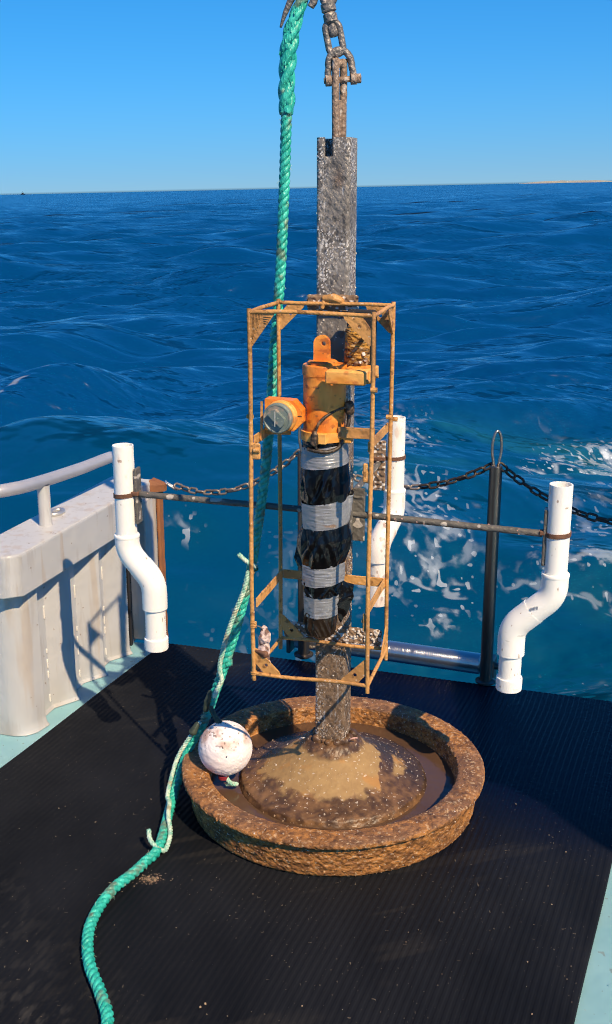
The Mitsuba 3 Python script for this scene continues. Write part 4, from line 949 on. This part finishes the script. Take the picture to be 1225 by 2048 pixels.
# bow shackle through the eye (opening down, pin across)
sc = np.array([.008, -.012, 1.846]); E = ori((-.08, 0, 1), .35)
t = np.linspace(0, PI, 18); bow = [(-.028, 0, -.024), (-.028, 0, -.012)] + [(-.026 * math.cos(a) * (1 + .12 * math.sin(a)), 0, -.002 + .036 * math.sin(a)) for a in t] + [(.028, 0, -.012), (.028, 0, -.024)]
add('bow_shackle__bow', moor(xf(rough(tube(catmull(bow, 4), .0078, 12), .0006, 90, 1), E, sc)), 'galvanised', True)
for k, s in enumerate((-1, 1)): add(num('bow_shackle__eye', k), moor(xf(tube([(s * .022, 0, -.028), (s * .035, 0, -.028)], .0125, 16), E, sc)), 'eye_rust', 35)
add('bow_shackle__pin', moor(xf(trimesh.util.concatenate([rod((-.038, 0, -.028), (.040, 0, -.028), .0065, 10), tube([(.036, 0, -.028), (.045, 0, -.028)], .0105, 6)]), E, sc)), 'eye_rust', 35)
tag('bow_shackle', 'rusty bow shackle with pin through the pole lifting eye', 'shackle')
# swivel: lower bow eye, body, upper eye
zc = np.array([-.028, 0, 1]) / 1.0; E = ori((-.22, .02, 1), .25); s0 = np.array([-.006, -.012, 1.905])
add('swivel__lower_eye', moor(xf(rough(tube(loop(.084, .046, .0072), .0074, 12, closed=True), .0006, 90, 2), E, s0)), 'galvanised', True)
add('swivel__lower_collar', moor(xf(lathe([(.010, .030), (.0155, .034), (.0155, .050), (.011, .054)], 24), E, s0)), 'galvanised', 35)
add('swivel__upper_collar', moor(xf(lathe([(.013, .0545), (.0165, .057), (.0165, .072), (.011, .076)], 24), E, s0)), 'galvanised', 35)
add('swivel__stud', moor(xf(rough(lathe([(.001, .002), (.0085, .003), (.0115, .010), (.0105, .022), (.0075, .030), (.0075, .06)], 20), .0008, 90, 3), E, s0)), 'galvanised', True, label='rounded swivel stud inside the lower eye')
add('swivel__upper_eye', moor(xf(rough(tube(loop(.080, .040, .0072), .0074, 12, closed=True), .0006, 90, 4), E, s0 + np.array([-.018, 0, .103]))), 'galvanised', True)
tag('swivel', 'galvanised swivel with two eyes above the bow shackle', 'swivel')
# dark red block edge at the very top, and hook shackle that holds the rope thimble
add('lifting_hook', moor(rough(capsule([(.018, -.012, 2.012), (.024, -.012, 2.000), (.032, -.012, 1.992), (.040, -.012, 1.997), (.044, -.012, 2.03), (.03, -.012, 2.08)], [.010, .011, .011, .011, .011, .014]), .0008, 60, 2)), 'red_fitting', True, label='dark red hook tip at the top edge of the picture', cat='hook')
th = catmull([mw(p) for p in ((-.118, .0, 1.915), (-.098, 0, 1.952), (-.075, 0, 1.985), (-.045, 0, 2.008), (-.02, 0, 2.000), (-.012, 0, 1.975), (-.022, 0, 1.958))], 8)
th = catmull([(-.057, 2.70, 1.930), (-.048, 2.70, 1.955), (-.034, 2.70, 1.985), (-.016, 2.70, 2.010), (.004, 2.70, 2.018), (.016, 2.69, 2.004), (.018, 2.685, 1.985), (.010, 2.685, 1.970)], 8)
add('thimble', rough(tube(th, np.interp(np.linspace(0, 1, len(th)), [0, .25, .8, 1], [.0025, .0075, .009, .008]), 10), .0006, 80, 2), 'galvanised', True, label='dark steel thimble inside the green rope eye at the top', cat='thimble')

# ------------------------------------------------------------------ ropes
main = catmull([(.010, 2.70, 2.030), (-.006, 2.70, 1.993), (-.023, 2.70, 1.950), (-.033, 2.70, 1.915), (-.040, 2.70, 1.873), (-.0435, 2.70, 1.81), (-.0445, 2.70, 1.751), (-.052, 2.70, 1.558), (-.062, 2.70, 1.375), (-.076, 2.702, 1.221), (-.085, 2.705, 1.099), (-.103, 2.715, .897),
                (-.134, 2.725, .686), (-.157, 2.725, .575), (-.198, 2.725, .425), (-.243, 2.725, .292), (-.274, 2.730, .205), (-.318, 2.735, .122), (-.352, 2.64, .036), (-.363, 2.42, .022), (-.388, 2.355, .0205), (-.415, 2.300, .0205),
                (-.447, 2.247, .0205), (-.470, 2.170, .0205), (-.476, 2.085, .0205), (-.455, 1.985, .0205), (-.414, 1.89, .0205), (-.385, 1.80, .0205), (-.37, 1.6, .0205), (-.42, 1.3, .0205), (-.60, 1.0, .0205)], 14)
add('green_rope__line', rope3(main, .0130, .052, n=9, step=.004), 'rope_green', True)
sp = catmull([(-.006, 2.70, 1.993), (-.023, 2.70, 1.950), (-.033, 2.70, 1.915), (-.040, 2.70, 1.873), (-.0435, 2.70, 1.81), (-.0445, 2.70, 1.748)], 14)
Ra = [.013, .016, .019, .020, .020, .0185, .020, .0165]
Rb = [r * .93 for r in Ra]
add('green_rope__splice', [rope3(sp, .018, .125, n=10, step=.003, Rarr=Ra, strands=3), rope3(sp, .018, .105, strands=2, n=10, step=.003, phase=.6, sign=-1, Rarr=Rb)], 'rope_green', True, label='thick spliced eye end of the rope')
tails = []
for k in range(9):
    i = rr.integers(0, len(sp) - 1); c = sp[i]; a = rr.uniform(0, 2 * PI); d_ = np.array([math.cos(a), -abs(math.sin(a)), .2])
    tails.append(tube(np.array([c + d_ * .014, c + d_ * .019 + [0, 0, -.004], c + d_ * .021 + [0, 0, -.012]]), .0018, 5))
add('green_rope__fibre_tuft', tails, 'rope_green', True, kind='stuff')
fz = []
for k in range(130):
    i = rr.integers(10, len(main) - 60); c = main[i]; t_ = main[i + 1] - main[i]; t_ /= np.linalg.norm(t_); a = rr.normal(0, 1, 3); a -= t_ * (a @ t_); a /= np.linalg.norm(a); d_ = a * .55 + t_ * rr.choice([-1, 1]); d_ /= np.linalg.norm(d_)
    l_ = rr.uniform(.004, .010); fz.append(tube(np.array([c + a * .0115, c + a * .0125 + d_ * l_ * .5, c + a * .012 + d_ * l_ + a * l_ * .2]), [.0006, .0005, .0003], 4))
add('green_rope__fibre_tuft_001', fz, 'rope_pale', True, kind='stuff')
tag('green_rope', 'long green three strand rope hanging from the top and snaking over the mat', 'rope')

mp, ms = resample(main, .004)
def offset(i0, i1, R, turns, ph, zlo=None):
    """a path wound round the main rope between arc lengths i0 and i1"""
    k = (ms >= i0) & (ms <= i1); p = mp[k]; s = ms[k] - i0; t_, A, B = frames(p); a = ph + 2 * PI * turns * s / (i1 - i0)
    return p + R * (np.cos(a)[:, None] * A + np.sin(a)[:, None] * B)
def sz(z):   # arc length at which the hanging rope passes height z
    i = int(np.argmax(mp[:, 2] < z)); return ms[i]
pal = catmull([(-.148, 2.705, .640), (-.160, 2.700, .590), (-.182, 2.700, .535), (-.203, 2.700, .475), (-.217, 2.700, .425), (-.226, 2.702, .385), (-.226, 2.698, .362), (-.222, 2.700, .340), (-.232, 2.698, .318), (-.243, 2.700, .290)], 8)
pal2 = catmull([(-.284, 2.710, .212), (-.316, 2.706, .163), (-.344, 2.694, .118), (-.360, 2.66, .072), (-.366, 2.62, .042), (-.356, 2.58, .046), (-.352, 2.52, .044), (-.340, 2.46, .030), (-.348, 2.405, .018), (-.372, 2.405, .032), (-.386, 2.418, .044), (-.389, 2.432, .060)], 8)
add('pale_cord__line', rope3(pal, .0068, .026, n=7, step=.003), 'rope_pale', True)
add('pale_cord__line_001', rope3(pal2, .0062, .026, n=7, step=.003), 'rope_pale', True)
add('pale_cord__end', rope3(catmull([(-.128, 2.700, .655), (-.150, 2.70, .668), (-.168, 2.70, .684), (-.172, 2.70, .688)], 6), .0062, .022, n=7, step=.002), 'rope_pale', True, label='frayed pale end sticking out to the left')
for k, z in enumerate((.655, .385)): add(num('pale_cord__hitch', k), tube(offset(sz(z) - .012, sz(z) + .012, .0145, 1.0, k), .006, 8), 'rope_green', True)
tag('pale_cord', 'thin faded cord hitched along the lower part of the green rope', 'cord')
weed = [rough(capsule([(-.255, 2.705, .300), (-.262, 2.705, .275), (-.268, 2.705, .250)], [.006, .009, .007]), .004, 80, 3), rough(capsule([(-.252, 2.69, .262), (-.240, 2.68, .240), (-.228, 2.665, .232)], [.007, .008, .008]), .004, 80, 4), rough(capsule([(-.292, 2.706, .205), (-.302, 2.70, .188)], [.008, .010]), .003, 80, 5)]
add('weed_clump', weed, 'rope_weedy', True, label='dark weedy knot of line between green rope and white float', cat='weed')

# ------------------------------------------------------------------ float
FC = np.array([-.213, 2.655, .1645])
fm = trimesh.creation.icosphere(5, .0712); fv = np.asarray(fm.vertices)
fm = trimesh.Trimesh(fv * (1 + .012 * (meshkit.fbm(fv * 40 + 9, 3, 2) - .5))[:, None], fm.faces, process=False); fm.apply_translation(FC)
add('float__ball', fm, 'float_foam', True)
hol = []
for u_, w_ in ((.10, -.28), (-.02, .06)):
    d_ = np.array([u_, -math.sqrt(1 - u_ * u_ - w_ * w_) * .9, w_ + .42]); d_ /= np.linalg.norm(d_)
    hol.append(trimesh.creation.icosphere(1, .0022).apply_translation(FC + d_ * .0712))
add('float__hole', hol, 'dark_housing', True, label='small dark pits in the float')
kn = [rope3(catmull([FC + p for p in ((.0, -.030, -.064), (.012, -.040, -.078), (.024, -.044, -.082), (.030, -.036, -.086), (.018, -.030, -.090), (.004, -.036, -.086))], 8), .0062, .02, n=6, step=.002)]
add('float__knot', kn, 'rope_pale', True, label='knotted cord end under the float')
add('float__washer', xf(lathe([(.001, -.004), (.014, -.004), (.014, .004), (.001, .004)], 20), np.eye(3), FC + np.array([-.004, -.030, -.068])), 'red_fitting', 30)
tag('float', 'pinkish white round float lying in the rusty dish', 'float')

# scraps by the pole foot
add('shell_scrap', moor(xf(rough(cbox(-.004, .004, -.016, .016, -.002, .002, .001), .0015, 90, 2, sub=.004), np.array([[.8, .6, 0], [-.5, .7, -.5], [0, .2, 1.0]]), (-.075, -.035, .186))), 'shell_white', True, label='whitish scrap on the dome left of the pole foot', cat='shell')

# ------------------------------------------------------------------ awning over the right side of the deck (outside the picture; its shade falls on the right of the mat)
aw = Polygon([(1.44, 1.13), (1.455, 1.50), (1.46, 1.86), (1.20, 2.38), (1.22, 2.44), (1.5, 2.75), (2.0, 2.85), (2.15, 2.3), (2.15, .55), (1.95, .55), (1.78, .70), (1.69, .82), (1.60, 1.00), (1.52, 1.09)]).buffer(.03).buffer(-.03)
am = trimesh.creation.extrude_polygon(aw, .02, engine='earcut'); am.apply_translation([.084, -.136, 2.0])
add('awning__cloth', am, 'awning_cloth', 30)
for k, (x, y) in enumerate(((2.05, 2.5), (2.05, .65))): add(num('awning__pole', k), rod((x, y, 0), (x, y, 2.0), .025), 'stainless_dull', 30)
tag('awning', 'grey awning over the right side of the deck, beyond the picture', 'awning')
